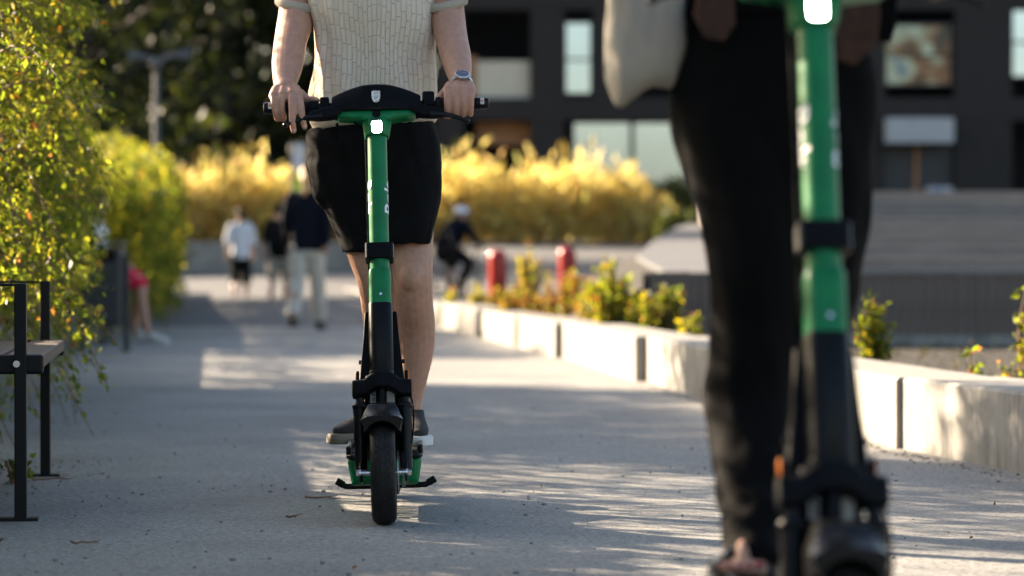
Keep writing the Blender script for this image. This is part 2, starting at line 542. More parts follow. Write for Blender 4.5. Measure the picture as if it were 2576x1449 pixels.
class MB:
    def __init__(s):
        s.v, s.f, s.uv = [], [], {}

    def add(s, vs, fs):
        o = len(s.v)
        s.v += [tuple(v) for v in vs]
        s.f += [tuple(i + o for i in f) for f in fs]
        return o

    def box(s, c, d, rot=None):
        c = Vector(c)
        h = Vector(d) * 0.5
        vs = []
        for z in (-1, 1):
            for x, y in ((-1, -1), (1, -1), (1, 1), (-1, 1)):
                v = Vector((x * h.x, y * h.y, z * h.z))
                if rot is not None:
                    v = rot @ v
                vs.append(c + v)
        s.add(vs, [(3, 2, 1, 0), (4, 5, 6, 7), (0, 1, 5, 4), (1, 2, 6, 5), (2, 3, 7, 6), (3, 0, 4, 7)])
        return s

    def loft(s, rings, cap=True, closed=True):
        n = len(rings[0])
        o = len(s.v)
        for r in rings:
            s.v += [tuple(p) for p in r]
        for i in range(len(rings) - 1):
            for j in range(n if closed else n - 1):
                k = (j + 1) % n
                s.f.append((o + i * n + j, o + i * n + k, o + (i + 1) * n + k, o + (i + 1) * n + j))
        if cap and closed:
            s.f.append(tuple(o + j for j in reversed(range(n))))
            s.f.append(tuple(o + (len(rings) - 1) * n + j for j in range(n)))
        return s

    def tube(s, pts, rad, n=10, ball=False, sub=1):
        if not hasattr(rad, '__len__'):
            rad = [rad] * len(pts)
        rad = [r if hasattr(r, '__len__') else (r, r) for r in rad]
        if sub > 1:
            pts, rad = catmull(pts, rad, sub)
        P = [Vector(p) for p in pts]
        rad = [tuple(r) if len(r) == 2 else (r[0], r[0]) for r in rad]
        T = []
        for i in range(len(P)):
            a = P[max(i - 1, 0)]
            b = P[min(i + 1, len(P) - 1)]
            d = b - a
            T.append(d.normalized() if d.length > 1e-9 else Vector((0, 0, 1)))
        up = Vector((0, 1, 0)) if abs(T[0].y) < 0.9 else Vector((1, 0, 0))
        u = (up - T[0] * up.dot(T[0])).normalized()
        rings = []

        def ring(c, u, w, ra, rb):
            return [c + w * (math.cos(2 * math.pi * k / n) * ra) + u * (math.sin(2 * math.pi * k / n) * rb) for k in range(n)]
        for i in range(len(P)):
            u = (u - T[i] * u.dot(T[i])).normalized()
            w_ = T[i].cross(u)
            ra, rb = rad[i]
            if ball and i == 0:
                for a in (80, 55, 28):
                    q = math.cos(R(a))
                    rings.append(ring(P[0] - T[0] * (math.sin(R(a)) * (ra + rb) / 2), u, w_, ra * q, rb * q))
            rings.append(ring(P[i], u, w_, ra, rb))
            if ball and i == len(P) - 1:
                for a in (28, 55, 80):
                    q = math.cos(R(a))
                    rings.append(ring(P[i] + T[i] * (math.sin(R(a)) * (ra + rb) / 2), u, w_, ra * q, rb * q))
        return s.loft(rings)

    def cyl(s, a, b, r0, r1=None, n=16):
        return s.tube([a, b], [r0, r0 if r1 is None else r1], n)

    def hloft(s, secs, n=24, p=2.0, yaw=0.0, sub=1):
        """horizontal elliptical sections: (x, y, z, rx, ry)"""
        if sub > 1:
            pts, rd = catmull([q[:3] for q in secs], [q[3:5] for q in secs], sub)
            secs = [(*a, *b) for a, b in zip(pts, rd)]
        rings = []
        cy, sy = math.cos(yaw), math.sin(yaw)
        for x, y, z, rx, ry in secs:
            rg = []
            for k in range(n):
                t = 2 * math.pi * k / n
                c, q = math.cos(t), math.sin(t)
                a = rx * math.copysign(abs(c) ** (2 / p), c)
                b = ry * math.copysign(abs(q) ** (2 / p), q)
                rg.append((x + a * cy - b * sy, y + a * sy + b * cy, z))
            rings.append(rg)
        if rings[0][0][2] > rings[-1][0][2]:
            rings.reverse()
        return s.loft(rings)

    def ell(s, c, r, n=14):
        c = Vector(c)
        rings = []
        for i in range(1, n):
            a = math.pi * i / n
            rings.append([(c.x + r[0] * math.sin(a) * math.cos(2 * math.pi * k / n), c.y + r[1] * math.sin(a) * math.sin(2 * math.pi * k / n), c.z - r[2] * math.cos(a)) for k in range(n)])
        return s.loft(rings)

    def xf(s, m, start=0):
        for i in range(start, len(s.v)):
            s.v[i] = tuple(m @ Vector(s.v[i]))
        return s

    def mesh(s, name, origin=(0, 0, 0)):
        me = bpy.data.meshes.new(name)
        o = Vector(origin)
        me.from_pydata([tuple(Vector(v) - o) for v in s.v], [], s.f)
        me.update()
        return me

    def build(s, name, m, parent=None, origin=(0, 0, 0), smooth=40, bevel=0, segs=2, solid=0, subd=0):
        me = s.mesh(name, origin)
        bm = bmesh.new()
        bm.from_mesh(me)
        bmesh.ops.recalc_face_normals(bm, faces=bm.faces)
        bm.to_mesh(me)
        bm.free()
        me.materials.append(m)
        if smooth:
            me.shade_smooth()
            me.set_sharp_from_angle(angle=R(smooth))
        o = bpy.data.objects.new(name, me)
        link(o, parent)
        if subd:
            q = o.modifiers.new('sub', 'SUBSURF')
            q.levels = q.render_levels = subd
        if solid:
            q = o.modifiers.new('solid', 'SOLIDIFY')
            q.thickness = solid
            q.offset = 0
        if bevel:
            q = o.modifiers.new('bevel', 'BEVEL')
            q.width = bevel
            q.segments = segs
            q.limit_method = 'ANGLE'
            q.angle_limit = R(35)
        return o


def blob(name, mb, voxel, m, parent=None, origin=(0, 0, 0), smooth=4, disp=None, cut=None, uv=None):
    """one continuous surface grown over overlapping closed shapes"""
    me = mb.mesh(name + '_src')
    bm = bmesh.new()
    bm.from_mesh(me)
    bmesh.ops.recalc_face_normals(bm, faces=bm.faces)
    bm.to_mesh(me)
    bm.free()
    tmp = bpy.data.objects.new(name + '_src', me)
    COL.objects.link(tmp)
    q = tmp.modifiers.new('remesh', 'REMESH')
    q.mode = 'VOXEL'
    q.voxel_size = voxel
    if smooth:
        q = tmp.modifiers.new('smooth', 'SMOOTH')
        q.factor = 0.5
        q.iterations = smooth
    dg = bpy.context.evaluated_depsgraph_get()
    out = bpy.data.meshes.new_from_object(tmp.evaluated_get(dg))
    bpy.data.objects.remove(tmp)
    bpy.data.meshes.remove(me)
    out.name = name
    nv = len(out.vertices)
    co = np.empty(nv * 3)
    out.vertices.foreach_get('co', co)
    co = co.reshape(-1, 3)
    if disp:
        no = np.empty(nv * 3)
        out.vertices.foreach_get('normal', no)
        no = no.reshape(-1, 3)
        d = np.array([disp(Vector(c), Vector(k)) for c, k in zip(co, no)])
        co = co + no * d[:, None]
    if cut or uv:
        out.vertices.foreach_set('co', co.ravel())
        out.update()
        bm = bmesh.new()
        bm.from_mesh(out)
        if cut:
            kill = [f for f in bm.faces if cut(f.calc_center_median(), f.normal)]
            bmesh.ops.delete(bm, geom=kill, context='FACES')
        if uv:
            ul = bm.loops.layers.uv.new('UVMap')
            for f in bm.faces:
                for lp in f.loops:
                    lp[ul].uv = uv(lp.vert.co)
        bm.to_mesh(out)
        bm.free()
        co = np.empty(len(out.vertices) * 3)
        out.vertices.foreach_get('co', co)
        co = co.reshape(-1, 3)
    co = co - np.array(origin)
    out.vertices.foreach_set('co', co.ravel())
    out.update()
    out.shade_smooth()
    out.materials.clear()
    out.materials.append(m)
    o = bpy.data.objects.new(name, out)
    link(o, parent)
    return o


def text_mesh(body, size, bold=0.0, depth=0.0):
    cu = bpy.data.curves.new('text', 'FONT')
    cu.body = body
    cu.size = size
    cu.offset = bold
    cu.extrude = depth
    cu.resolution_u = 4
    o = bpy.data.objects.new('text', cu)
    COL.objects.link(o)
    dg = bpy.context.evaluated_depsgraph_get()
    me = bpy.data.meshes.new_from_object(o.evaluated_get(dg))
    bpy.data.objects.remove(o)
    return me


def leaf_mesh(name, pts, size, cols, m, parent=None, origin=(0, 0, 0), asp=0.5, droop=0.0, dirs=None, fold=0.18, seed=0):
    r = np.random.default_rng(seed + 5)
    n = len(pts)
    d = r.normal(size=(n, 3))
    if dirs is not None:
        d = d * 0.7 + dirs
    d[:, 2] -= droop
    d /= np.linalg.norm(d, axis=1)[:, None] + 1e-9
    h = r.normal(size=(n, 3))
    sd = np.cross(d, h)
    sd /= np.linalg.norm(sd, axis=1)[:, None] + 1e-9
    nm = np.cross(sd, d)
    L = np.asarray(size)[:, None]
    b = pts - np.array(origin)
    V = np.empty((n, 4, 3))
    V[:, 0] = b
    V[:, 1] = b + d * L * 0.45 + sd * L * asp * 0.5 + nm * L * fold
    V[:, 2] = b + d * L
    V[:, 3] = b + d * L * 0.45 - sd * L * asp * 0.5 + nm * L * fold
    me = bpy.data.meshes.new(name)
    me.vertices.add(n * 4)
    me.vertices.foreach_set('co', V.ravel())
    base = (np.arange(n) * 4)[:, None]
    tri = np.concatenate([base + np.array([0, 1, 2]), base + np.array([0, 2, 3])], axis=1).ravel()
    me.loops.add(n * 6)
    me.loops.foreach_set('vertex_index', tri.astype(np.int32))
    me.polygons.add(n * 2)
    me.polygons.foreach_set('loop_start', (np.arange(n * 2) * 3).astype(np.int32))
    me.polygons.foreach_set('loop_total', np.full(n * 2, 3, np.int32))
    me.update(calc_edges=True)
    at_ = me.attributes.new('Col', 'FLOAT_COLOR', 'POINT')
    c4 = np.ones((n, 4, 4))
    c4[:, :, :3] = cols[:, None, :]
    at_.data.foreach_set('color', c4.ravel())
    me.materials.append(m)
    o = bpy.data.objects.new(name, me)
    link(o, parent)
    return o


def leaf_cols(n, palette, weights, jitter=0.25, seed=0):
    r = np.random.default_rng(seed + 31)
    pal = np.array(palette)
    c = pal[r.choice(len(pal), size=n, p=np.array(weights) / sum(weights))]
    return np.clip(c * (1 + r.normal(size=(n, 1)) * jitter), 0.004, 0.9)


def twig_leaves(starts, dirs, length, per, sag, seed=0, spread=0.02):
    """leaf points along arching twigs; returns points, leaf directions and the twig curves"""
    r = np.random.default_rng(seed)
    n = len(starts)
    t = r.uniform(0.08, 1, (n, per))
    L = np.asarray(length)[:, None]
    p = starts[:, None, :] + dirs[:, None, :] * (t * L)[..., None]
    p[..., 2] -= sag * (t * L) ** 2
    p += r.normal(size=p.shape) * spread
    dd = np.repeat(dirs[:, None, :], per, 1) + 0.0
    dd[..., 2] -= 2 * sag * (t * L)
    return p.reshape(-1, 3), dd.reshape(-1, 3)

# ------------------------------------------------------------------ ground, path, terraces
def wall_x(d):            # face of the retaining wall on the left
    return -2.45 - 0.105 * (d - 9.5)


LOW = [(3.0, 3.1), (6.0, 2.36), (9.5, 1.71), (11.4, 1.40), (15.5, 1.00), (17.4, 0.81), (22.0, 0.375), (29.0, -0.36), (33.8, -0.84), (45.0, -2.05), (62.0, -3.8)]


def low_x(d):             # foot of the low concrete wall on the right
    for (a, xa), (b, xb) in zip(LOW, LOW[1:]):
        if d <= b:
            return xa + (xb - xa) * (d - a) / (b - a)
    return LOW[-1][1]


def sheet(name, pts, m, z=None):
    mb = MB()
    mb.add([(p[0], p[1], p[2] if len(p) > 2 else z) for p in pts], [tuple(range(len(pts)))])
    o = mb.build(name, m, smooth=0)
    return tag(o, kind='structure')


def strip(name, rows, m):
    mb = MB()
    k = len(rows[0])
    mb.loft(rows, cap=False, closed=False)
    return tag(mb.build(name, m, smooth=60), kind='structure')


sheet('ground', [(-400, -60, -0.02), (400, -60, -0.02), (400, 700, -0.02), (-400, 700, -0.02)], M['grass_ground'])
rows = []
for d in [-6, 0, 3, 6, 9.5, 11.4, 15.5, 17.4, 22, 29, 33.8, 45, 62]:
    rows.append([(wall_x(d) + 0.02, d, 0.0), (low_x(max(d, 3)) + 0.2, d, 0.0)])
strip('path', rows, M['asphalt'])
# the raised bed held by the retaining wall
rows = []
for d in [-6, 0, 6, 12, 18, 24, 30, 40, 50, 58]:
    x = wall_x(d)
    rows.append([(x - 40, d, 1.0), (x - 6, d, 0.97), (x - 1.0, d, 0.9 if not 17 < d < 26 else 0.75), (x - 0.18, d, 0.9 if not 17 < d < 26 else 0.68)])
strip('raised_bed', rows, M['soil'])
# planting bed to the right of the low wall
rows = []
for d in [3, 6, 9.5, 11.4, 15.5, 17.4, 22, 25, 29, 33.8]:
    x = low_x(d)
    rows.append([(x + 0.36, d, 0.004), (x + 1.6, d, 0.012), (x + 9, d, 0.004)])
strip('planting_bed', rows, M['soil'])
# paved square beyond the bed, rising as a broad ramp towards the hedge
rows = []
for d, z in [(33.9, 0.0), (45, 0.02), (58, 0.1), (66, 0.6), (74, 1.2), (80, 1.5), (100, 1.6)]:
    rows.append([(-30, d, z), (-12, d, z), (1.5, d, z + (0.25 if 40 < d < 70 else 0)), (30, d, z + (0.3 if 40 < d < 70 else 0))])
strip('paved_square', rows, M['paving'])

# ------------------------------------------------------------------ low concrete wall: separate cast blocks
cw = thing('concrete_wall', 'low pale concrete block wall along the right side of the path', 'wall', (1.7, 9.5, 0))
joints = [3.2, 6.6, 10.9, 14.2, 17.4, 22.0, 25.2, 28.6, 33.8, 38.5, 43.5, 49.0, 55.0, 61.0]
o0 = Vector((1.7, 9.5, 0))
rb = random.Random(3)
for i, (a, b) in enumerate(zip(joints, joints[1:])):
    xa, xb = low_x(a), low_x(b)
    # each block turns a little more towards straight ahead, so its near end steps out to the left
    step = (0.05, 0.03, 0.008, 0.035, 0.055, 0.045, 0.02, 0.05, 0.03, 0.05, 0.02, 0.04, 0.03)[i]
    xa2, xb2 = xa - step, xb + 0.015
    g = (0.006, 0.01, 0.004, 0.008, 0.016)[i % 5]
    ln = Vector((xb2 - xa2, b - a, 0))
    nrm = Vector((ln.y, -ln.x, 0)).normalized()
    w_ = 0.40
    h = 0.275 + rb.uniform(-0.008, 0.008)
    tdir = ln.normalized()
    p0 = Vector((xa2, a, 0)) + tdir * g
    p1 = Vector((xb2, b, 0)) - tdir * g
    mb = MB()
    prof = [(0.0, -0.05), (0.0, h - 0.012), (0.012, h), (w_ - 0.012, h), (w_, h - 0.012), (w_, -0.05)]
    rings = []
    segs = max(2, int((b - a) / 0.5))
    for k in range(segs + 1):
        c = p0.lerp(p1, k / segs)
        rings.append([c + nrm * q + Vector((0, 0, z)) for q, z in prof])
    mb.loft(rings)
    mb.build('block', M['concrete'], cw, origin=o0, smooth=30)

# ------------------------------------------------------------------ low wall closing the far end of the path
ew = thing('end_wall', 'low grey wall closing the path behind the walkers', 'wall', (-5.2, 64.0, 0.2))
for k in range(5):
    mb = MB()
    mb.box((-8.4 + 1.35 * k, 64.0, 0.62 + 0.006 * (k % 2)), (1.33, 0.3, 1.3))
    mb.build('panel', M['concrete'], ew, origin=(-5.2, 64.0, 0.2), smooth=0, bevel=0.012)

# ------------------------------------------------------------------ retaining wall on the left, mostly under foliage
rw = thing('retaining_wall', 'pale concrete retaining wall under the hanging foliage left of the path', 'wall', (wall_x(9.5), 9.5, 0))
o1 = Vector((wall_x(9.5), 9.5, 0))
ds = [-6, -2, 2, 6, 9.9, 13.8, 17.7, 21.6, 25.5, 29.4, 33.3, 38, 43, 48, 53, 58]
for a, b in zip(ds, ds[1:]):
    mb = MB()
    h = (0.72 if 17 < a < 24 else 1.22 if 13 < a < 17 else 0.92) + rb.uniform(-0.01, 0.01)
    A, B = Vector((wall_x(a), a + 0.008, 0)), Vector((wall_x(b), b - 0.008, 0))
    rings = []
    for c in (A, B):
        rings.append([c + Vector((x, 0, z)) for x, z in ((0, -0.05), (0, h - 0.01), (-0.01, h), (-0.2, h), (-0.2, -0.05))])
    mb.loft(rings)
    mb.build('panel', M['concrete'], rw, origin=o1, smooth=30)

# ------------------------------------------------------------------ timber terrace: board wall and wide steps
TD = 25.0
tw = thing('timber_wall', 'dark upright board wall below the wooden steps', 'wall', (1.3, TD, 0))
x = 1.25
i = 0
bdat = []
for q in range(3):
    mb = MB()
    mb.box((0, 0, 0.385), (0.082, 0.022, 0.55))
    bdat.append(mb.mesh('board'))
    bdat[-1].materials.append(M['timber'])
while x < 7.4:
    o = bpy.data.objects.new('board', bdat[i % 3])
    o.location = (x - 1.3, rb.uniform(-0.007, 0.007), rb.uniform(-0.004, 0.004))
    link(o, tw)
    x += 0.09
    i += 1
mb = MB()
mb.box((4.3, TD + 0.06, 0.30), (6.3, 0.06, 0.7))
mb.build('backing', M['recess'], tw, origin=(1.3, TD, 0), smooth=0)
mb = MB()
mb.box((4.3, TD - 0.0, 0.045), (6.3, 0.05, 0.12))
mb.build('base_rail', M['concrete'], tw, origin=(1.3, TD, 0), smooth=0)
ts = thing('timber_steps', 'broad grey wooden steps rising towards the dark building', 'steps', (4.5, TD, 0.66))
os_ = Vector((4.5, TD, 0.66))
lev = [(TD - 0.03 + 2.35 * k, 0.66 + 0.132 * k, 2.1 + 0.16 * k) for k in range(11)]
for k, (d, z, xl) in enumerate(lev):
    d2 = lev[k + 1][0] if k + 1 < len(lev) else 56
    mb = MB()
    mb.box(((xl + 26) / 2, (d + d2) / 2 + 0.02, z - 0.3 - 0.002), (26 - xl, d2 - d - 0.02, 0.55))
    mb.build('tread_base', M['plaza'], ts, origin=os_, smooth=0)
    for j in range(4):
        mb = MB()
        mb.box(((xl + 26) / 2, d + 0.07 + j * 0.15, z), (26 - xl, 0.14, 0.05))
        mb.build('plank', M['timber_grey'], ts, origin=os_, smooth=0, bevel=0.004, segs=1)
    if k:
        mb = MB()
        mb.box(((xl + 26) / 2, d + 0.018, z - 0.08), (26 - xl, 0.03, 0.1))
        mb.build('riser_board', M['plaza'], ts, origin=os_, smooth=0)

mb = MB()
mb.box((17.5, 70.0, 1.66), (17.0, 27.9, 0.6))
mb.build('landing', M['plaza'], ts, origin=os_, smooth=0)
# paved ramp left of the steps
mb = MB()
rings = []
for d, xl, xr, z in ((TD + 0.1, 1.4, 2.25, 0.64), (32, 1.4, 2.7, 0.84), (40, 2.0, 3.2, 1.1), (50, 2.9, 4.0, 1.42), (60, 3.7, 5.2, 1.62)):
    rings.append([(xl, d, -0.05), (xr, d, -0.05), (xr, d, z), (xl, d, z)])
mb.loft(rings)
tag(mb.build('ramp', M['ramp'], smooth=30), kind='structure')
rows = []
for d, xl, z in ((TD + 0.12, 1.4, 0.60), (32, 1.4, 0.80), (40, 2.0, 1.06), (50, 2.9, 1.38), (60, 3.7, 1.58), (70, 4.6, 1.6)):
    rows.append([(xl - 1.3 - 0.05 * (d - 25), d, -0.01), (xl - 0.5, d, z * 0.72), (xl + 0.02, d, z)])
strip('bank', rows, M['soil'])

# ------------------------------------------------------------------ dark building
BD = 88.0
PXM = F_PX / BD


def bx(px):
    return (px - 1288) / PXM


def bz(py):
    return CAM_H + (676 - py) / PXM


bld = thing('dark_building', 'dark charcoal brick building with deep balconies and large windows', 'building', (bx(1900), BD, 1.6))
ob = Vector((bx(1900), BD, 1.6))


def bpart(name, x0, x1, y0, y1, d0, d1, m, parent=None, bevel=0.0):
    mb = MB()
    z0, z1 = bz(y1), bz(y0)
    mb.box(((bx(x0) + bx(x1)) / 2, BD + (d0 + d1) / 2, (z0 + z1) / 2), (abs(bx(x1) - bx(x0)), d1 - d0, z1 - z0))
    return mb.build(name, m, parent or bld, origin=ob, smooth=0, bevel=bevel)


TOPY = -520
for a, b in ((1118, 1166), (1335, 1420), (1735, 1800), (2000, 2050), (2160, 2226), (2402, 2546), (2720, 2790), (2960, 3040)):
    bpart('pier', a, b, TOPY, 620, 0.0, 0.6, M['facade'])
bpart('upper_pier', 1492, 1536, TOPY, 246, 0.0, 0.6, M['facade'])
for y0, y1 in ((246, 302), (-30, 24), (-320, -270), (-560, -515)):
    bpart('floor_beam', 1120, 3040, y0, y1, -0.02, 0.62, M['facade'])
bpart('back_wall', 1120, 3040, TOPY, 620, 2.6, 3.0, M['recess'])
bpart('side_wall', 1100, 1119, TOPY, 620, -0.01, 12, M['facade'])
bpart('roof', 1090, 3050, TOPY - 40, TOPY - 30, -0.3, 12, M['facade'])
bpart('ground_slab', 1118, 3040, 560, 640, -3.0, 3.0, M['paving'])
# left bay: balcony with a pale parapet, soffit panel below
bpart('parapet', 1200, 1334, 152, 246, 0.3, 0.36, M['curtain'])
bpart('balcony_screen', 1166, 1200, 140, 246, 0.32, 0.36, M['terracotta'])
bpart('soffit_panel', 1196, 1334, 303, 362, 0.9, 1.0, M['terracotta'])


def window(x0, x1, y0, y1, split=None, m=None, d=0.25, fr=5):
    f = MB()
    z0, z1, a, b = bz(y1), bz(y0), bx(x0), bx(x1)
    t = fr / PXM
    f.box(((a + b) / 2, BD + d, z1 - t / 2), (b - a, 0.12, t))
    f.box(((a + b) / 2, BD + d, z0 + t / 2), (b - a, 0.12, t))
    f.box((a + t / 2, BD + d, (z0 + z1) / 2), (t, 0.118, z1 - z0 - 2 * t))
    f.box((b - t / 2, BD + d, (z0 + z1) / 2), (t, 0.118, z1 - z0 - 2 * t))
    fo = f.build('window', M['frame'], bld, origin=ob, smooth=0)
    ys = [y0] + (split or []) + [y1]
    for k in range(len(ys) - 1):
        p = MB()
        zz0, zz1 = bz(ys[k + 1]) + t * 0.6, bz(ys[k]) - t * 0.6
        p.box(((a + b) / 2, BD + d + 0.02, (zz0 + zz1) / 2), (b - a - 2 * t, 0.02, zz1 - zz0))
        mm = m[k] if isinstance(m, (list, tuple)) else (m or M['pane'])
        p.build('pane', mm, fo, origin=ob, smooth=0)
    return fo


window(1420, 1490, 52, 237, [148])
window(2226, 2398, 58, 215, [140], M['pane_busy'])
window(2546, 2640, 15, 195, [105])
window(1440, 1590, 304, 470, [])
window(1592, 1734, 304, 470, [])
window(1800, 2000, 30, 240, [140])
window(2640, 2720, 15, 195, [105])
window(1420, 1490, -240, -40, [-150])
window(2226, 2398, -240, -40, [-150])
# entrance: pale canopy, dark doors, a carton with a blue label
bpart('canopy', 2222, 2388, 300, 362, -0.9, 0.05, M['panel_pale'])
bpart('door', 2226, 2300, 366, 560, 0.3, 0.36, M['frame'])
bpart('door_post', 2302, 2312, 366, 560, 0.2, 0.3, M['terracotta'])
bpart('door', 2314, 2400, 366, 560, 0.3, 0.36, M['frame'])
cr = thing('carton', 'pale carton with a blue label beside the dark entrance', 'box', at(2362, 540, 86.0))
mb = MB()
c0 = at(2362, 540, 86.0)
mb.box(c0 + Vector((0, 0, 0.42)), (0.75, 0.5, 0.84))
mb.build('carton_body', M['panel_pale'], cr, origin=c0, smooth=0, bevel=0.01)
mb = MB()
mb.box(c0 + Vector((-0.08, -0.256, 0.45)), (0.3, 0.01, 0.6))
mb.build('carton_label', M['blue_label'], cr, origin=c0, smooth=0)
mb = MB()
mb.box((c0.x, c0.y, c0.z - 0.16), (1.6, 1.0, 0.32))
stp = mb.build('entrance_step', M['paving'], bld, origin=ob, smooth=0)

# ------------------------------------------------------------------ street lamp and banner
lx = at(393, 676, 46.0)
lp = thing('street_lamp', 'slim grey street lamp with two arms in front of the dark trees', 'street lamp', (lx.x, 46, 0.9))
ol = Vector((lx.x, 46, 0.9))
mb = MB()
top = at(393, 160, 46.0)
mb.tube([(lx.x, 46, 0.9), (lx.x, 46, top.z)], [0.06, 0.042], 12)
mb.build('pole', M['lamp_metal'], lp, origin=ol)
for s, e in ((-1, at(322, 143, 46.0)), (1, at(482, 138, 46.0))):
    mb = MB()
    mb.tube([top, top.lerp(e, 0.45) + Vector((0, 0, 0.06)), e], [(0.05, 0.05), (0.05, 0.035), (0.1, 0.02)], 10, sub=4)
    mb.build('arm', M['lamp_metal'], lp, origin=ol)
mb = MB()
mb.ell(top + Vector((0, -0.02, 0)), (0.11, 0.11, 0.1))
mb.build('collar', M['lamp_metal'], lp, origin=ol)

bp = at(748, 676, 60.0)
bn = thing('banner_sign', 'white and lime banner sign on a pole beyond the walkers', 'sign', (bp.x, 60, 0.2))
obn = Vector((bp.x, 60, 0.2))
mb = MB()
zt = at(0, 362, 60).z
mb.tube([(bp.x - 0.11, 60, 0.2), (bp.x - 0.11, 60, zt + 0.04)], 0.025, 10)
mb.build('pole', M['lamp_metal'], bn, origin=obn)
zm, zb = at(0, 428, 60).z, at(0, 490, 60).z
mb = MB()
mb.box((bp.x + 0.03, 60, (zt + zm) / 2), (0.25, 0.02, zt - zm))
mb.build('white_panel', M['cloth_white'], bn, origin=obn, smooth=0, bevel=0.006)
mb = MB()
mb.box((bp.x + 0.03, 60, (zb + zm) / 2 - 0.002), (0.25, 0.02, zm - zb - 0.004))
mb.build('lime_panel', M['lime'], bn, origin=obn, smooth=0, bevel=0.006)

# ------------------------------------------------------------------ red bollards
for (px, py, D, lab) in ((1252, 628, 36.0, 'red bollard nearer the path, left of the two'), (1427, 622, 38.0, 'red bollard farther right behind the reddish shrubs')):
    t_ = at(px, py, D)
    b = thing('bollard', lab, 'bollard', (t_.x, D, 0), group='red bollards beyond the concrete wall')
    mb = MB()
    H = t_.z
    prof = [(0.135, 0), (0.135, 0.03), (0.115, 0.05), (0.115, H - 0.10), (0.108, H - 0.05), (0.085, H - 0.018), (0.05, H - 0.004), (0.015, H)]
    mb.loft([[(r * math.cos(2 * math.pi * k / 20), r * math.sin(2 * math.pi * k / 20), z) for k in range(20)] for r, z in prof])
    mb.build('post', M['red_paint'], b)
    mb = MB()
    mb.tube([(0, 0, 0.0), (0, 0, 0.02)], 0.17, 20)
    mb.build('base_plate', M['bench_metal'], b)
    mb = MB()
    mb.ell((-0.085, 0.06, H - 0.045), (0.028, 0.028, 0.028), 10)
    mb.build('glint_stud', M['chrome'], b)  # added chrome ball that gives the bollard its bright sun glint

# ------------------------------------------------------------------ plants
def xf_front(d):
    return -1.62 - 0.105 * (d - 9.5)


PAL_H = [(0.11, 0.145, 0.025), (0.165, 0.18, 0.035), (0.07, 0.1, 0.022), (0.24, 0.215, 0.045), (0.22, 0.1, 0.045)]


def cascade(name, label, d0, d1, ntw, zr, leaf, seed, lenr=(0.5, 1.1), per=42, front=0.0, stems=60, xr=None, pal=PAL_H, wts=(5, 4, 4, 2, 0.35), droop=0.35, mask=None):
    """a trailing shrub rooted behind the retaining wall, arching over it"""
    r = np.random.default_rng(seed)
    dm = (d0 + d1) / 2
    base = Vector((wall_x(dm) - 0.5, dm, 0.9))
    t = thing(name, label, 'shrub', base)
    d = r.uniform(d0, d1, ntw)
    ntw = len(d)
    wx = np.array([wall_x(q) for q in d])
    fx = np.array([xf_front(q) for q in d]) + (front(d) if callable(front) else front)
    u = r.uniform(0, 1, ntw)
    x = wx - 0.6 + u * (fx - wx + 0.45)
    zt = zr(d)
    # the mound is highest over the wall and falls off towards the path
    fx = fx + np.array([0.34 * noise.noise(Vector((q * 1.5, zz * 1.7, seed))) - 0.06 for q, zz in zip(d, r.uniform(0.4, 2.4, ntw))])
    over = np.clip((x - (wx - 0.3)) / (fx - wx + 0.3), 0, 1)
    top = zt * (1 - 0.25 * over ** 2)
    low = np.where(x > wx + 0.05, 0.45 + 0.5 * r.uniform(0, 1, ntw), 0.95)
    z = low + (top - low) * r.uniform(0, 1, ntw) ** 0.8
    z = np.where((r.uniform(0, 1, ntw) < 0.22) & (x < wx + 0.1), 0.93 + 0.4 * r.uniform(0, 1, ntw), z)
    st = np.stack([x, d, z], 1)
    if mask is not None:      # leave openings where the growth is thin
        kp = np.array([noise.noise(Vector((q[0] * 1.6, q[1] * 1.3, q[2] * 1.9 + seed))) > mask - 0.35 * r.uniform() for q in st])
        st, x, d, z, wx, fx = st[kp], x[kp], d[kp], z[kp], wx[kp], fx[kp]
        ntw = len(st)
    dr = r.normal(size=(ntw, 3)) * 0.55
    dr[:, 0] += 0.75
    dr[:, 1] -= 0.15
    dr[:, 2] += 0.35
    dr /= np.linalg.norm(dr, axis=1)[:, None]
    ln = r.uniform(*lenr, ntw)
    # keep twigs inside the front line
    ends = st[:, 0] + dr[:, 0] * ln
    ln = np.where(ends > fx + 0.12, np.clip((fx + 0.12 - st[:, 0]) / np.maximum(dr[:, 0], 0.05), 0.12, None).clip(max=1.2), ln)
    sag = 0.85
    p, dd = twig_leaves(st, dr, ln, per, sag, seed, 0.022)
    keep = p[:, 2] > 0.12
    p, dd = p[keep], dd[keep]
    n = len(p)
    sz = np.clip(r.lognormal(-0.05, 0.32, n), 0.4, 1.9) * leaf
    leaf_mesh('foliage', p, sz, leaf_cols(n, pal, wts, 0.28, seed), M['leaf'], t, origin=base, asp=0.5, droop=droop, dirs=dd * 0.4, seed=seed)
    mb = MB()
    idx = r.choice(ntw, min(stems, ntw), replace=False)
    for i in idx:
        q = []
        for k in range(6):
            s_ = k / 5 * ln[i]
            v = st[i] + dr[i] * s_
            q.append((v[0], v[1], v[2] - sag * s_ * s_))
        mb.tube(q, [0.0052 - 0.0006 * k for k in range(6)], 5)
    # main stems out of the bed
    for k in range(10):
        dd_ = d0 + (d1 - d0) * (k + 0.5) / 10
        xx = wall_x(dd_) - 0.45
        mb.tube([(xx, dd_, 0.88), (xx + 0.1, dd_ + 0.1, 1.3), (xx + 0.3, dd_ - 0.1, 1.7)], [0.02, 0.014, 0.007], 6, sub=3)
    tag(mb.build('stem', M['twig'], t, origin=base), kind='stuff')
    return t


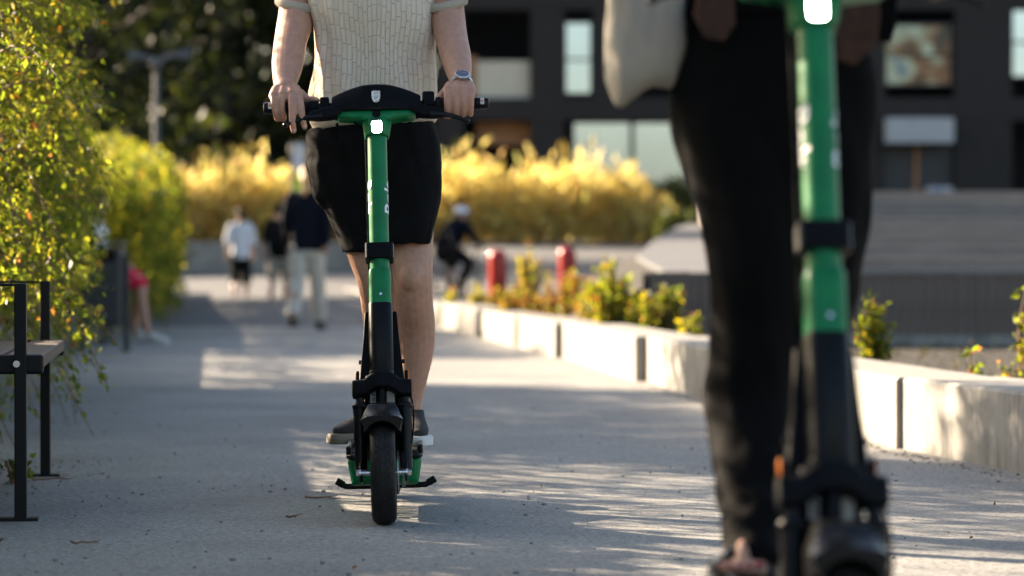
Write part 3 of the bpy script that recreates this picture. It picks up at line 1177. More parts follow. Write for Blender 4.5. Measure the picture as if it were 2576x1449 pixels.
cascade('trailing_shrub', 'nearest hanging yellow green shrub above the black bench', 9.6, 12.8, 720, lambda d: 2.55 + 0.15 * np.sin(d * 2.1), 0.030, 1, lenr=(0.6, 1.5), per=74, stems=260, mask=0.0, droop=0.6)
cascade('trailing_shrub', 'middle hanging shrub left of the litter bin', 12.8, 18.2, 2600, lambda d: 1.9 + 0.12 * np.sin(d * 1.3), 0.035, 2, lenr=(0.5, 1.1), per=42, stems=60, front=-0.28, mask=-0.25)
cascade('trailing_shrub', 'low hanging shrub above the litter bin and the seated person', 18.2, 24.6, 170, lambda d: 1.0 + 0.06 * np.sin(d * 1.7), 0.055, 3, lenr=(0.3, 0.6), per=36, front=-0.4, stems=20)
cascade('trailing_shrub', 'soft green shrub beyond the seated person in red shorts', 24.6, 37.0, 2300, lambda d: 2.0 + 0.2 * np.sin(d), 0.056, 4, lenr=(0.5, 1.2), per=38, stems=15, front=lambda d: np.where(d < 28.5, -0.62, 0.0))
cascade('trailing_shrub', 'farthest pale green shrub along the left edge of the path', 37.0, 48.5, 1300, lambda d: 2.3 + 0.2 * np.sin(d * 0.8), 0.08, 5, lenr=(0.6, 1.4), per=36, stems=10, wts=(3, 5, 2, 4, 0.2))
cascade('trailing_shrub', 'shrub on the retaining wall just outside the left edge', 3.0, 9.4, 1150, lambda d: np.where(d < 8.2, 2.45, 1.35) + 0.12 * np.sin(d * 1.9), 0.045, 6, lenr=(0.4, 0.7), per=40, front=-0.55, stems=10, mask=0.02)


def shrub(label, px, py0, py1, D, wpx, n, leaf, seed, pal, wts, cat='plant', name='small_shrub', ns=9):
    """a small upright shrub in the planting bed: stems with leaves along them"""
    b = at(px, py1, D)
    zt = at(px, py0, D).z
    b.z = 0.0
    W = wpx / F_PX * D / 2
    r = np.random.default_rng(seed)
    t = thing(name, label, cat, b, group='small shrubs in the planting bed')
    mb = MB()
    P, DD = [], []
    for k in range(ns):
        a = r.uniform(0, 2 * math.pi)
        q = r.uniform(0.1, 1)
        e = Vector((b.x + W * q * math.cos(a), D + W * 0.8 * q * math.sin(a), b.z + (zt - b.z) * (1.05 - 0.35 * q) * r.uniform(0.75, 1.0)))
        m_ = b.lerp(e, 0.5) + Vector((r.normal() * 0.03, r.normal() * 0.03, 0.05))
        mb.tube([b, m_, e], [0.006, 0.0045, 0.002], 5, sub=4)
        nn = n // ns
        tt = r.uniform(0.25, 1, nn)
        for s_ in tt:
            c = (1 - s_) ** 2 * np.array(b) + 2 * s_ * (1 - s_) * np.array(m_) + s_ ** 2 * np.array(e)
            P.append(c + r.normal(size=3) * 0.018)
            DD.append(r.normal(size=3) + np.array([0, 0, 0.4]))
    mb.build('stem', M['twig'], t, origin=b)
    P = np.array(P)
    leaf_mesh('foliage', P, r.uniform(0.7, 1.2, len(P)) * leaf, leaf_cols(len(P), pal, wts, 0.25, seed), M['leaf'], t, origin=b, asp=0.58, dirs=np.array(DD) * 0.5, seed=seed)
    return t


PG = [(0.12, 0.15, 0.02), (0.07, 0.10, 0.02), (0.26, 0.22, 0.03), (0.2, 0.1, 0.05), (0.14, 0.05, 0.03)]
shrub('yellow green leafy shrub behind the sunlit concrete block', 1545, 655, 842, 21.5, 210, 1900, 0.05, 21, PG, (4, 3, 3, 0.6, 0.3), ns=14)
shrub('rounded green shrub between the leafy yellow green one and the black trousers', 1665, 690, 850, 20.0, 150, 1000, 0.05, 22, PG, (4, 3, 2, 0.6, 0.6))
shrub('reddish brown shrub below the farther bollard', 1440, 668, 790, 26.5, 210, 1600, 0.055, 23, PG, (1.2, 1, 1.5, 3, 2), ns=14)
shrub('tall yellowing stems right of the nearer red bollard', 1325, 600, 780, 30.0, 110, 700, 0.06, 24, PG, (2, 1, 4, 2, 0.6))
shrub('dark brownish shrub in front of the nearer red bollard', 1300, 700, 785, 28.5, 190, 1400, 0.05, 25, PG, (1, 2, 1.2, 3, 2), ns=12)
shrub('yellow shrub at the foot of the nearer red bollard', 1205, 715, 762, 32.5, 110, 600, 0.055, 26, PG, (2, 1, 4, 1, 0.2))
shrub('small yellow green tuft beside the bare knee of the rider', 1132, 722, 760, 35.0, 60, 220, 0.055, 27, PG, (3, 1, 4, 0.5, 0.1))
shrub('tall sunlit green plant right of the front scooter stem', 2190, 712, 905, 14.2, 120, 650, 0.042, 28, PG, (5, 3, 2, 0.2, 0.1), ns=7)
shrub('bright leafy plant cut by the right edge of the photo', 2590, 640, 960, 12.2, 120, 260, 0.045, 29, PG, (5, 2, 2, 0.1, 0.1), ns=6)
shrub('low yellowing plant behind the near concrete block', 2530, 905, 968, 11.6, 120, 260, 0.03, 30, PG, (2, 1, 3, 2, 0.5), ns=12)
shrub('low dark green plant behind the wall, next to the black trousers', 1745, 790, 860, 19.0, 80, 220, 0.05, 31, PG, (3, 3, 2, 0.5, 0.2))
shrub('rusty low shrub between the two red bollards', 1375, 690, 790, 27.0, 150, 1000, 0.05, 34, PG, (1, 1.5, 1, 3, 2), ns=12)
shrub('brownish shrub right below the farther red bollard', 1490, 700, 815, 24.0, 150, 1000, 0.05, 35, PG, (1.5, 2, 1.5, 2.5, 1.5), ns=12)
shrub('single upright sprig with orange and green leaves', 2445, 828, 960, 11.7, 40, 34, 0.05, 32, [(0.12, 0.17, 0.02), (0.3, 0.13, 0.03)], (3, 2), name='sprig', ns=2)


def yellow_hedge(label, x0, x1, d, z0, h, n, seed, plumes):
    r = np.random.default_rng(seed)
    base = Vector(((x0 + x1) / 2, d, z0))
    t = thing('hedge', label, 'hedge', base)
    x = r.uniform(x0, x1, n)
    prof = h * (0.8 + 0.05 * np.sin(x * 1.9 + seed) + 0.05 * np.sin(x * 4.3)) * np.clip(r.normal(0.92, 0.24, n), 0.4, 1.6)
    edge = np.clip(np.minimum(x - x0, x1 - x) / 1.2, 0.25, 1) ** 0.5
    z = z0 + prof * edge * r.uniform(0, 1, n) ** 0.85
    y = d + r.normal(size=n) * 0.45
    p = np.stack([x, y, z], 1)
    c = leaf_cols(n, [(0.84, 0.69, 0.27), (0.78, 0.66, 0.29), (0.62, 0.56, 0.26), (0.66, 0.49, 0.27)], (4, 3, 2, 1.2), 0.2, seed)
    dirs = np.tile(np.array([0.1, 0, 0.9]), (n, 1))
    leaf_mesh('foliage', p, r.uniform(0.16, 0.5, n), c, M['leaf_gold'], t, origin=base, asp=0.09, dirs=dirs * 1.3, seed=seed)
    mb = MB()
    for k in range(24):
        xx = x0 + (x1 - x0) * (k + 0.5) / 24
        mb.tube([(xx, d, z0 - 0.1), (xx + 0.1, d, z0 + h * 0.4), (xx + 0.25 * r.normal(), d, z0 + h * 0.75)], [0.03, 0.02, 0.008], 5, sub=2)
    mb.build('stem', M['twig'], t, origin=base)
    for (px, py) in plumes:
        e = at(px, py, d)
        b = Vector((e.x - 0.5 + r.uniform(-0.2, 0.3), d, z0 + h * 0.4))
        mb = MB()
        for k in range(9):
            o = Vector((r.normal() * 0.12, r.normal() * 0.15, r.normal() * 0.15))
            mb.tube([b + o * 0.5, b.lerp(e, 0.55) + Vector((-0.12, 0, 0.1)) + o * 0.5, e + o], [(0.012, 0.004), (0.03, 0.006), (0.006, 0.003)], 5, sub=4)
        mb.build('grass_plume', M['plume'], t, origin=base)
    return t


M['plume'] = mat('grass_plume', (0.36, 0.33, 0.08), 0.8, var=0.3, scale=3)
yellow_hedge('golden yellow hedge left of the rider beyond the walkers', -10.8, -3.6, 80.0, 1.35, 2.15, 10000, 41, [(450, 398), (552, 372), (585, 392), (628, 390)])
yellow_hedge('golden yellow hedge right of the rider in front of the building', -3.2, 4.4, 78.0, 1.35, 2.1, 10500, 42, [(1140, 410)])

# dark shrubs in front of the building
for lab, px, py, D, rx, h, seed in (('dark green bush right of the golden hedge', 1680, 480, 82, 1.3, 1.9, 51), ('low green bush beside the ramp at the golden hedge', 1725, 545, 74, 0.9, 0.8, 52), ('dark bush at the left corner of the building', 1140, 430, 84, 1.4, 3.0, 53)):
    r = np.random.default_rng(seed)
    c = at(px, py, D)
    zb = 1.3
    base = Vector((c.x, D, zb))
    t = thing('bush', lab, 'bush', base)
    n = 2600
    u = r.normal(size=(n, 3))
    u /= np.linalg.norm(u, axis=1)[:, None]
    q = r.uniform(0.55, 1, n)[:, None] ** 0.5
    p = np.array([c.x, D, zb + h * 0.5]) + u * q * np.array([rx, rx * 0.8, h * 0.55]) * (1 + 0.15 * np.sin(u[:, :1] * 7))
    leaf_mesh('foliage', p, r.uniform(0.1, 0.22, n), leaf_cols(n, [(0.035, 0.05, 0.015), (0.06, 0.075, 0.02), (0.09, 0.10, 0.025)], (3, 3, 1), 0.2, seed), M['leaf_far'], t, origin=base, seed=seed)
    mb = MB()
    for k in range(5):
        mb.tube([(c.x, D, zb - 0.2), (c.x + r.normal() * 0.3, D + r.normal() * 0.2, zb + h * 0.6)], [0.03, 0.01], 6)
    mb.build('stem', M['twig'], t, origin=base)


def tree(label, x, d, z0, h, rx, n, leaf, seed, pal=None, clear=0.18, ry=None, m='leaf_far', name='tree', dens=None):
    r = np.random.default_rng(seed)
    t = thing(name, label, 'tree', (x, d, z0))
    base = Vector((x, d, z0))
    mb = MB()
    tr = h * 0.022 + 0.05
    mb.tube([(x, d, z0 - 0.2), (x + 0.1, d, z0 + h * 0.3), (x + r.normal() * 0.2, d, z0 + h * 0.6), (x + r.normal() * 0.3, d, z0 + h * 0.92)], [tr, tr * 0.75, tr * 0.45, 0.02], 10, sub=4)
    mb.build('trunk', M['bark'], t, origin=base)
    mb = MB()
    ry = ry or rx
    cl = []
    nb = 26
    for k in range(nb):
        f = clear + (1 - clear) * (k + r.uniform(0, 1)) / nb
        a = k * 2.4 + r.normal() * 0.3
        w_ = math.sin(math.pi * min(0.97, (0.12 + 0.88 * (f - clear) / (1 - clear)))) ** 0.6
        e = Vector((x + rx * w_ * 0.8 * math.cos(a), d + ry * w_ * 0.8 * math.sin(a), z0 + h * f + r.normal() * 0.2))
        s_ = Vector((x, d, z0 + h * max(0.12, f - 0.16)))
        mb.tube([s_, s_.lerp(e, 0.5) + Vector((0, 0, 0.25)), e], [tr * 0.3, tr * 0.18, 0.012], 6, sub=3)
        for q in range(5):
            c = s_.lerp(e, 0.35 + 0.17 * q) + Vector((r.normal(), r.normal(), r.normal() * 0.7)) * rx * 0.16
            cl.append((c, rx * r.uniform(0.16, 0.32)))
    mb.build('limb', M['bark'], t, origin=base)
    cc = np.array([c for c, _ in cl])
    cr_ = np.array([q for _, q in cl])
    i = r.integers(0, len(cl), n)
    u = r.normal(size=(n, 3))
    u /= np.linalg.norm(u, axis=1)[:, None]
    p = cc[i] + u * (cr_[i] * r.uniform(0.2, 1, n) ** 0.5)[:, None] * np.array([1, 1, 0.7])
    p = p[p[:, 2] > z0 + 0.1]
    n = len(p)
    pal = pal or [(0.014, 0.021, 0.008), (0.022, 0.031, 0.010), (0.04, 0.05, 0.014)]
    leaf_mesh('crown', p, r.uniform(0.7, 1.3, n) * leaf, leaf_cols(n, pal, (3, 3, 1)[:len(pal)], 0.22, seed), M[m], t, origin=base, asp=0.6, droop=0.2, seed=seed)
    return t


# dark wood behind the hedge
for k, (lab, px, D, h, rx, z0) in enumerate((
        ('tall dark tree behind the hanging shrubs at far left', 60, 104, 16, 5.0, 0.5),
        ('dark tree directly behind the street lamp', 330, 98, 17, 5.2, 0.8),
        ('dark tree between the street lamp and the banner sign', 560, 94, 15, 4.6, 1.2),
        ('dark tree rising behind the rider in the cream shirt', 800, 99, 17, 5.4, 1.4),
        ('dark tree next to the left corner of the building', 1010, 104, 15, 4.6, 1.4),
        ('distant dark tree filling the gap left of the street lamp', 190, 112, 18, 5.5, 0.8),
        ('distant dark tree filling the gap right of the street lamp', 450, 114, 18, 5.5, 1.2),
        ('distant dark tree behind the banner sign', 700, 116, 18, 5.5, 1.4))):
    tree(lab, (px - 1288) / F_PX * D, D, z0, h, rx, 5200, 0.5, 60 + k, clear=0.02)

# ------------------------------------------------------------------ benches
def make_bench(label, loc, rz, length=1.75):
    t = thing('bench', label, 'bench', loc, (0, 0, rz), group='black metal benches along the path')
    # local: front edge on x = 0 facing +x, near end y = 0, far end y = length
    for y in (0.02, length - 0.05):
        mb = MB()
        w_ = 0.033
        yy = y
        mb.box((-0.062, yy - 0.004, 0.325), (w_, 0.05, 0.65))
        mb.build('front_leg', M['bench_metal'], t, smooth=0, bevel=0.003)
        mb = MB()
        mb.box((-0.36, yy, 0.646), (0.56, 0.05, 0.008))
        mb.build('armrest', M['bench_metal'], t, smooth=0, bevel=0.002)
        mb = MB()
        mb.box((-0.62, yy, 0.40), (w_, 0.05, 0.8), Matrix.Rotation(R(-8), 3, 'Y'))
        mb.build('back_leg', M['bench_metal'], t, smooth=0, bevel=0.003)
        mb = MB()
        mb.box((-0.305, yy + 0.004, 0.428), (0.61, 0.034, 0.054))
        mb.build('seat_bearer', M['bench_metal'], t, smooth=0, bevel=0.008)
        mb = MB()
        mb.tube([(-0.072, yy - 0.0285, 0.43), (-0.072, yy - 0.034, 0.43)], [0.0105, 0.0095], 14)
        mb.build('bolt', M['chrome'], t)
        mb = MB()
        mb.box((-0.07, yy, 0.004), (0.11, 0.06, 0.008))
        mb.build('foot_plate', M['bench_metal'], t, smooth=0)
    for k in range(5):
        mb = MB()
        mb.box((-0.0535 - 0.118 * k, length / 2 + 0.0, 0.435), (0.105, length - 0.105, 0.036))
        mb.build('slat', M['bench_wood'], t, smooth=0, bevel=0.004)
    for k in range(3):
        mb = MB()
        mb.box((-0.632 - 0.014 * k, length / 2, 0.56 + 0.115 * k), (0.03, length - 0.12, 0.1), Matrix.Rotation(R(-8), 3, 'Y'))
        mb.build('slat', M['bench_wood'], t, smooth=0, bevel=0.004)
    return t


make_bench('black metal bench with wooden slats cut by the left edge', (-1.282, 7.78, 0), math.atan2(0.21, 1.7))
make_bench('dark bench under the seated person in red shorts', (-3.62, 25.6, 0), 0.105)

# ------------------------------------------------------------------ litter bin
bl = at(262, 676, 23.6)
bn_ = thing('litter_bin', 'dark metal litter bin between the hanging leaves and seated person', 'bin', (bl.x, 23.6, 0))
obn2 = Vector((bl.x, 23.6, 0))
for s in (-1, 1):
    mb = MB()
    mb.box((bl.x + s * 0.185, 23.6, 0.40), (0.045, 0.05, 0.8))
    mb.build('leg', M['bin'], bn_, origin=obn2, smooth=0, bevel=0.004)
    mb = MB()
    mb.box((bl.x + s * 0.185, 23.6, 0.006), (0.07, 0.12, 0.012))
    mb.build('foot', M['bin'], bn_, origin=obn2, smooth=0)
mb = MB()
mb.box((bl.x, 23.6, 0.55), (0.32, 0.30, 0.64))
mb.build('body', M['bin'], bn_, origin=obn2, smooth=0, bevel=0.02)
mb = MB()
mb.box((bl.x, 23.6, 0.90), (0.34, 0.33, 0.03))
mb.build('lid', M['bin'], bn_, origin=obn2, smooth=0, bevel=0.01)
mb = MB()
mb.box((bl.x, 23.437, 0.80), (0.22, 0.01, 0.09))
mb.build('slot', M['black'], bn_, origin=obn2, smooth=0)


# ------------------------------------------------------------------ electric scooter
AX = R(15.6)
STEER = Matrix.Translation((0, 0.035, 0.14)) @ Matrix.Rotation(-AX, 4, 'X')


def rrect(hx, hy, r, n=5, cx=0, cy=0):
    out = []
    for sx, sy, a0 in ((1, 1, 0), (-1, 1, 90), (-1, -1, 180), (1, -1, 270)):
        for k in range(n):
            a = R(a0 + 90 * k / (n - 1))
            out.append((cx + sx * (hx - r) + r * math.cos(a), cy + sy * (hy - r) + r * math.sin(a)))
    return out


def wheel(t, y, rad=0.14, front=True):
    wh = bpy.data.objects.new('wheel', None)
    wh.location = (0, y, rad)
    link(wh, t)
    # tyre: profile revolved about x, uv across / along
    prof = [(-0.026, 0.098), (-0.031, 0.108), (-0.0335, 0.118), (-0.032, 0.127), (-0.026, 0.1345), (-0.016, 0.1385), (-0.006, 0.14), (0.006, 0.14), (0.016, 0.1385), (0.026, 0.1345), (0.032, 0.127), (0.0335, 0.118), (0.031, 0.108), (0.026, 0.098)]
    n = 64
    mb = MB()
    mb.loft([[(x, r * math.cos(2 * math.pi * k / n), r * math.sin(2 * math.pi * k / n)) for x, r in prof] for k in range(n + 1)], cap=False, closed=False)
    o = mb.build('tyre', M['tyre'], wh, smooth=60)
    me = o.data
    ul = me.uv_layers.new(name='UVMap')
    m_ = len(prof)
    arc = [0.0]
    for a, b in zip(prof, prof[1:]):
        arc.append(arc[-1] + math.dist(a, b))
    mid = arc[-1] / 2
    for lp in me.loops:
        i, j = divmod(lp.vertex_index, m_)
        ul.data[lp.index].uv = (arc[j] - mid, i / n * 2 * math.pi * rad)
    mb = MB()
    for s in (-1, 1):
        mb.loft([[(s * x, r * math.cos(2 * math.pi * k / 40), r * math.sin(2 * math.pi * k / 40)) for k in range(40)] for x, r in ((0.024, 0.1), (0.022, 0.085), (0.014, 0.075), (0.018, 0.03))])
    mb.build('rim', M['black_tube'], wh)
    mb = MB()
    mb.tube([(-0.072, 0, 0), (0.076, 0, 0)], 0.006, 12)
    for s in (-1, 1):
        mb.tube([(s * 0.060, 0, 0), (s * 0.066, 0, 0)], 0.0115, 12)
        mb.tube([(s * 0.038, 0, 0), (s * 0.048, 0, 0)], 0.008, 12)
        mb.tube([(s * 0.066, 0, 0), (s * 0.074, 0, 0)], 0.009, 6)
    mb.build('axle', M['chrome'], wh)
    if front:
        mb = MB()
        mb.tube([(0.0385, 0, 0), (0.0405, 0, 0)], 0.06, 36)
        mb.build('brake_disc', M['steel'], wh)
    return wh


def wrap_text(parent, side, r, s0, s1):
    """the word on the stem, printed up one side and down the other, wrapped round the tube"""
    me = text_mesh('Bolt', 0.058, bold=0.0011)
    bm = bmesh.new()
    bm.from_mesh(me)
    bmesh.ops.triangulate(bm, faces=bm.faces)
    bmesh.ops.subdivide_edges(bm, edges=[e for e in bm.edges if e.calc_length() > 0.008], cuts=2, use_grid_fill=False)
    bmesh.ops.triangulate(bm, faces=bm.faces)
    xs = [v.co.x for v in bm.verts]
    x0, x1 = min(xs), max(xs)
    base = R(122)
    for v in bm.verts:
        s = s0 + (v.co.x - x0) / (x1 - x0) * (s1 - s0)
        if side < 0:
            s = s1 - (s - s0)
        ph = (base - v.co.y / r) * side
        v.co = STEER @ Vector((r * math.sin(ph), -r * math.cos(ph), s))
    bm.to_mesh(me)
    bm.free()
    me.materials.clear()
    me.materials.append(M['white_print'])
    o = bpy.data.objects.new('lettering', me)
    link(o, parent)
    return o


def make_scooter(label, loc, rot):
    t = thing('electric_scooter', label, 'scooter', loc, rot, group='green electric scooters ridden along the path')

    def P(name, mb, m, parent=None, steer=True, **k):
        if steer:
            mb.xf(STEER)
        return mb.build(name, m, parent or t, **k)

    wheel(t, 0.0)
    wheel(t, 0.96, front=False)
    # fork
    for s in (-1, 1):
        mb = MB()
        mb.tube([(s * 0.061, -0.004, 0.215), (s * 0.061, -0.004, 0.165)], 0.0122, 16)
        P('stanchion', mb, M['black_tube'])
        mb = MB()
        prof = [(0.188, 0.0185), (0.184, 0.0215), (0.177, 0.0215), (0.174, 0.0195), (0.168, 0.0195), (0.16, 0.0185), (0.085, 0.0185), (0.08, 0.0172), (0.006, 0.0172), (0.004, 0.014)]
        mb.tube([(s * 0.061, -0.006, z) for z, r in prof], [r for z, r in prof], 20)
        lg = P('fork_leg', mb, M['black_tube'])
        mb = MB()
        mb.loft([[(s * 0.061 + dx, y, z) for y, z in ((-0.03, 0.02), (0.012, 0.02), (0.0, -0.035), (-0.045, -0.035))] for dx in (-0.004, 0.004)])
        P('drop_out', mb, M['black_tube'], bevel=0.003)
    # crown
    mb = MB()
    rings = []
    for x, zt, zb, hy in ((-0.082, 0.243, 0.213, 0.016), (-0.08, 0.252, 0.206, 0.022), (-0.062, 0.2535, 0.2045, 0.026), (-0.047, 0.2545, 0.205, 0.028), (-0.035, 0.266, 0.216, 0.032), (-0.018, 0.2715, 0.226, 0.036), (0.018, 0.2715, 0.226, 0.036), (0.035, 0.266, 0.216, 0.032), (0.047, 0.2545, 0.205, 0.028), (0.062, 0.2535, 0.2045, 0.026), (0.08, 0.252, 0.206, 0.022), (0.082, 0.243, 0.213, 0.016)):
        zc, hz = (zt + zb) / 2, (zt - zb) / 2
        rings.append([(x, a - 0.004, zc + b) for a, b in rrect(hy, hz, min(hy, hz) * 0.45)])
    mb.loft(rings)
    P('fork_crown', mb, M['black'], smooth=50)
    mb = MB()
    mb.tube([(0, -0.012, 0.232), (0, -0.012, 0.19), (0, -0.012, 0.182)], [0.0125, 0.0125, 0.017], 16)
    P('mudguard_post', mb, M['black_tube'])
    # mudguard
    secs = [(-0.088, [(0, 0.300), (0.028, 0.298), (0.046, 0.294), (0.0567, 0.288), (0.0445, 0.256)], [(0.041, 0.259), (0.034, 0.270), (0.02, 0.280), (0, 0.284)]),
            (-0.05, [(0, 0.312), (0.03, 0.309), (0.048, 0.301), (0.0565, 0.289), (0.046, 0.256)], [(0.042, 0.260), (0.036, 0.275), (0.02, 0.288), (0, 0.291)]),
            (-0.03, [(0, 0.328), (0.034, 0.326), (0.042, 0.316), (0.052, 0.290), (0.050, 0.250)], [(0.045, 0.253), (0.037, 0.278), (0.02, 0.292), (0, 0.296)]),
            (0.02, [(0, 0.330), (0.033, 0.328), (0.040, 0.318), (0.050, 0.290), (0.050, 0.240)], [(0.045, 0.243), (0.038, 0.280), (0.02, 0.298), (0, 0.300)]),
            (0.08, [(0, 0.310), (0.030, 0.306), (0.040, 0.296), (0.046, 0.270), (0.046, 0.220)], [(0.042, 0.222), (0.036, 0.260), (0.02, 0.282), (0, 0.288)]),
            (0.14, [(0, 0.240), (0.030, 0.236), (0.038, 0.228), (0.044, 0.205), (0.044, 0.160)], [(0.040, 0.162), (0.034, 0.200), (0.02, 0.220), (0, 0.224)])]
    mb = MB()
    rings = []
    for y, ou, inn in secs:
        half = ou + inn
        rings.append([(x, y, z) for x, z in half] + [(-x, y, z) for x, z in reversed(half[1:-1])])
    mb.loft(rings)
    P('mudguard', mb, M['black_gloss'], steer=False, smooth=28, bevel=0.0015)
    # black head tube, green stem
    mb = MB()
    mb.loft([[(a, b, z) for a, b in rrect(0.0335 * q, 0.037 * q, 0.022 * q, 6)] for z, q in ((0.262, 0.96), (0.266, 1.0), (0.275, 1.0), (0.276, 0.985), (0.279, 0.985), (0.28, 1.0), (0.464, 0.985), (0.467, 0.96))])
    P('head_tube', mb, M['black_tube'], smooth=30)
    mb = MB()
    mb.loft([[(a, b, z) for a, b in rrect(0.031 * q, 0.034 * q, 0.021 * q, 7)] for z, q in ((0.466, 0.99), (0.545, 0.99), (0.562, 0.97), (0.566, 0.9), (0.567, 0.84))])
    P('lower_sleeve', mb, M['green'], smooth=30)
    mb = MB()
    mb.tube([(0.002, -0.0335, 0.49), (0.002, -0.0365, 0.49)], [0.0052, 0.004], 14)
    P('screw', mb, M['chrome'])
    mb = MB()
    mb.loft([[(a, b, z) for a, b in rrect(0.0272, 0.0272, 0.02719, 9)] for z in (0.56, 0.7, 0.85, 0.962)])
    P('stem_tube', mb, M['green'], smooth=30)
    mb = MB()
    mb.loft([[(a, b, z) for a, b in rrect(0.0385, 0.036, 0.01, 4)] for z in (0.594, 0.597, 0.635, 0.638)])
    cb = P('clamp_band', mb, M['black'], bevel=0.002)
    for s in (-1, 1):
        mb = MB()
        mb.box((s * 0.0387, -0.012, 0.616), (0.0025, 0.028, 0.04))
        P('edge_strip', mb, M['steel_dull'], cb)
    wrap_text(t, 1, 0.0281, 0.727, 0.822)
    wrap_text(t, -1, 0.0281, 0.727, 0.822)
    # lamp housing and crossbar
    mb = MB()
    rings = []
    for z, hx, hy, cy in ((0.9515, 0.0305, 0.03, 0.0), (0.9545, 0.0335, 0.0325, 0.0), (0.978, 0.0375, 0.035, 0.0), (0.993, 0.040, 0.037, 0.0), (1.001, 0.042, 0.036, 0.002), (1.014, 0.048, 0.033, 0.004)):
        rings.append([(a, b + cy, z) for a, b in ((hx * 0.55, -hy), (hx, -hy * 0.45), (hx, hy * 0.8), (hx * 0.6, hy), (-hx * 0.6, hy), (-hx, hy * 0.8), (-hx, -hy * 0.45), (-hx * 0.55, -hy))])
    mb.loft(rings)
    lh = P('lamp_housing', mb, M['green'], bevel=0.004, segs=3)
    mb = MB()
    mb.loft([[(a, y, 0.974 + b) for a, b in rrect(0.0160 * q, 0.0215 * q, 0.008, 5)] for y, q in ((-0.031, 1.0), (-0.0372, 1.0), (-0.0378, 0.96))])
    P('lamp_bezel', mb, M['black'], lh)
    mb = MB()
    mb.loft([[(a, y, 0.972 + b) for a, b in rrect(0.0140 * q, 0.0175 * q, 0.007, 5)] for y, q in ((-0.036, 1.0), (-0.0385, 1.0), (-0.0392, 0.93))])
    P('headlamp', mb, M['lamp'], lh)
    mb = MB()
    rings = []
    for x, zt, zb, hy in ((-0.1085, 1.0235, 1.009, 0.024), (-0.106, 1.0245, 1.0065, 0.027), (-0.08, 1.0245, 1.004, 0.029), (-0.045, 1.0245, 1.0, 0.032), (-0.03, 1.0245, 0.992, 0.034), (0.03, 1.0245, 0.992, 0.034), (0.045, 1.0245, 1.0, 0.032), (0.08, 1.0245, 1.004, 0.029), (0.106, 1.0245, 1.0065, 0.027), (0.1085, 1.0235, 1.009, 0.024)):
        zc, hz = (zt + zb) / 2, (zt - zb) / 2
        rings.append([(x, a, zc + b) for a, b in rrect(hy, hz, hz * 0.6, 4)])
    mb.loft(rings)
    P('crossbar', mb, M['green'], smooth=50)
    mb = MB()
    mb.loft([[(a, y, 1.0145 + b) for a, b in rrect(0.0115, 0.0155, 0.0108, 6)] for y in (-0.03, -0.0358)])
    P('front_slot', mb, M['black'])
    # dash hood
    mb = MB()
    rings = []
    prof = [(-0.1245, 1.064, 1.032), (-0.122, 1.0685, 1.027), (-0.11, 1.0745, 1.0236), (-0.09, 1.083, 1.023), (-0.068, 1.0905, 1.023), (-0.044, 1.0967, 1.023), (-0.03, 1.0987, 1.023), (0, 1.0995, 1.023)]
    prof = prof + [(-x, a, b) for x, a, b in reversed(prof[:-1])]
    for x, zt, zb in prof:
        f = 1 - abs(x) / 0.3
        rings.append([(x, -0.046 * f - 0.003, zb), (x, -0.05 * f - 0.002, zb + 0.006), (x, -0.043 * f, zt - 0.007), (x, -0.036 * f, zt - 0.0015), (x, -0.02, zt), (x, 0.05, zt - 0.008), (x, 0.062, zt - 0.02), (x, 0.06, zb)])
    mb.loft(rings)
    hd = P('dash_hood', mb, M['black'], smooth=38)
    mb = MB()
    sh = [(-0.0118, 0.016), (-0.006, 0.0172), (0.006, 0.0172), (0.0118, 0.016), (0.0122, 0.004), (0.0112, -0.006), (0.0075, -0.0145), (0.0, -0.0172), (-0.0075, -0.0145), (-0.0112, -0.006), (-0.0122, 0.004)]
    mb.loft([[(a * 1.18, y, 1.055 + b * 1.15) for a, b in sh] for y in (-0.040, -0.0528)])
    P('reflector_rim', mb, M['black'], hd)
    mb = MB()
    mb.loft([[(a, y, 1.055 + b) for a, b in sh] for y in (-0.045, -0.0542)])
    P('reflector', mb, M['reflector'], hd)
    # bars, grips, end lamps
    BZ = 1.0465
    mb = MB()
    mb.tube([(-0.3, 0, BZ), (-0.15, 0, BZ), (0.15, 0, BZ), (0.3, 0, BZ)], 0.011, 16)
    P('handlebar', mb, M['black_tube'])
    for s in (-1, 1):
        mb = MB()
        mb.tube([(s * 0.185, 0, BZ), (s * 0.19, 0, BZ), (s * 0.285, 0, BZ)], [0.0165, 0.0155, 0.0155], 18)
        P('grip', mb, M['rubber'])
        mb = MB()
        mb.tube([(s * 0.277, 0, BZ), (s * 0.281, 0, BZ), (s * 0.308, 0, BZ), (s * 0.315, 0, BZ), (s * 0.3165, 0, BZ)], [0.0165, 0.0178, 0.0163, 0.0145, 0.011], 20)
        ec = P('end_cap', mb, M['black_gloss'])
        mb = MB()
        mb.loft([[(s * 0.297 + a, y, BZ + 0.001 + b) for a, b in rrect(0.0055, 0.009, 0.002, 3)] for y in (-0.014, -0.0175)])
        P('indicator', mb, M['clear'], ec)
        mb = MB()
        mb.loft([[(s * 0.297 + a, y, BZ + 0.001 + b) for a, b in rrect(0.0034, 0.0034, 0.003, 4)] for y in (-0.016, -0.0183)])
        P('indicator_led', mb, M['orange'], ec)
    # collars, switch box, bell
    mb = MB()
    mb.tube([(-0.192, 0, BZ), (-0.188, 0, BZ), (-0.166, 0, BZ), (-0.163, 0, BZ)], [0.015, 0.0185, 0.0185, 0.016], 20)
    mb.box((-0.178, -0.004, BZ - 0.02), (0.026, 0.022, 0.03))
    P('brake_collar', mb, M['black'], bevel=0.002)
    mb = MB()
    mb.box((-0.145, -0.002, BZ + 0.006), (0.026, 0.034, 0.036))
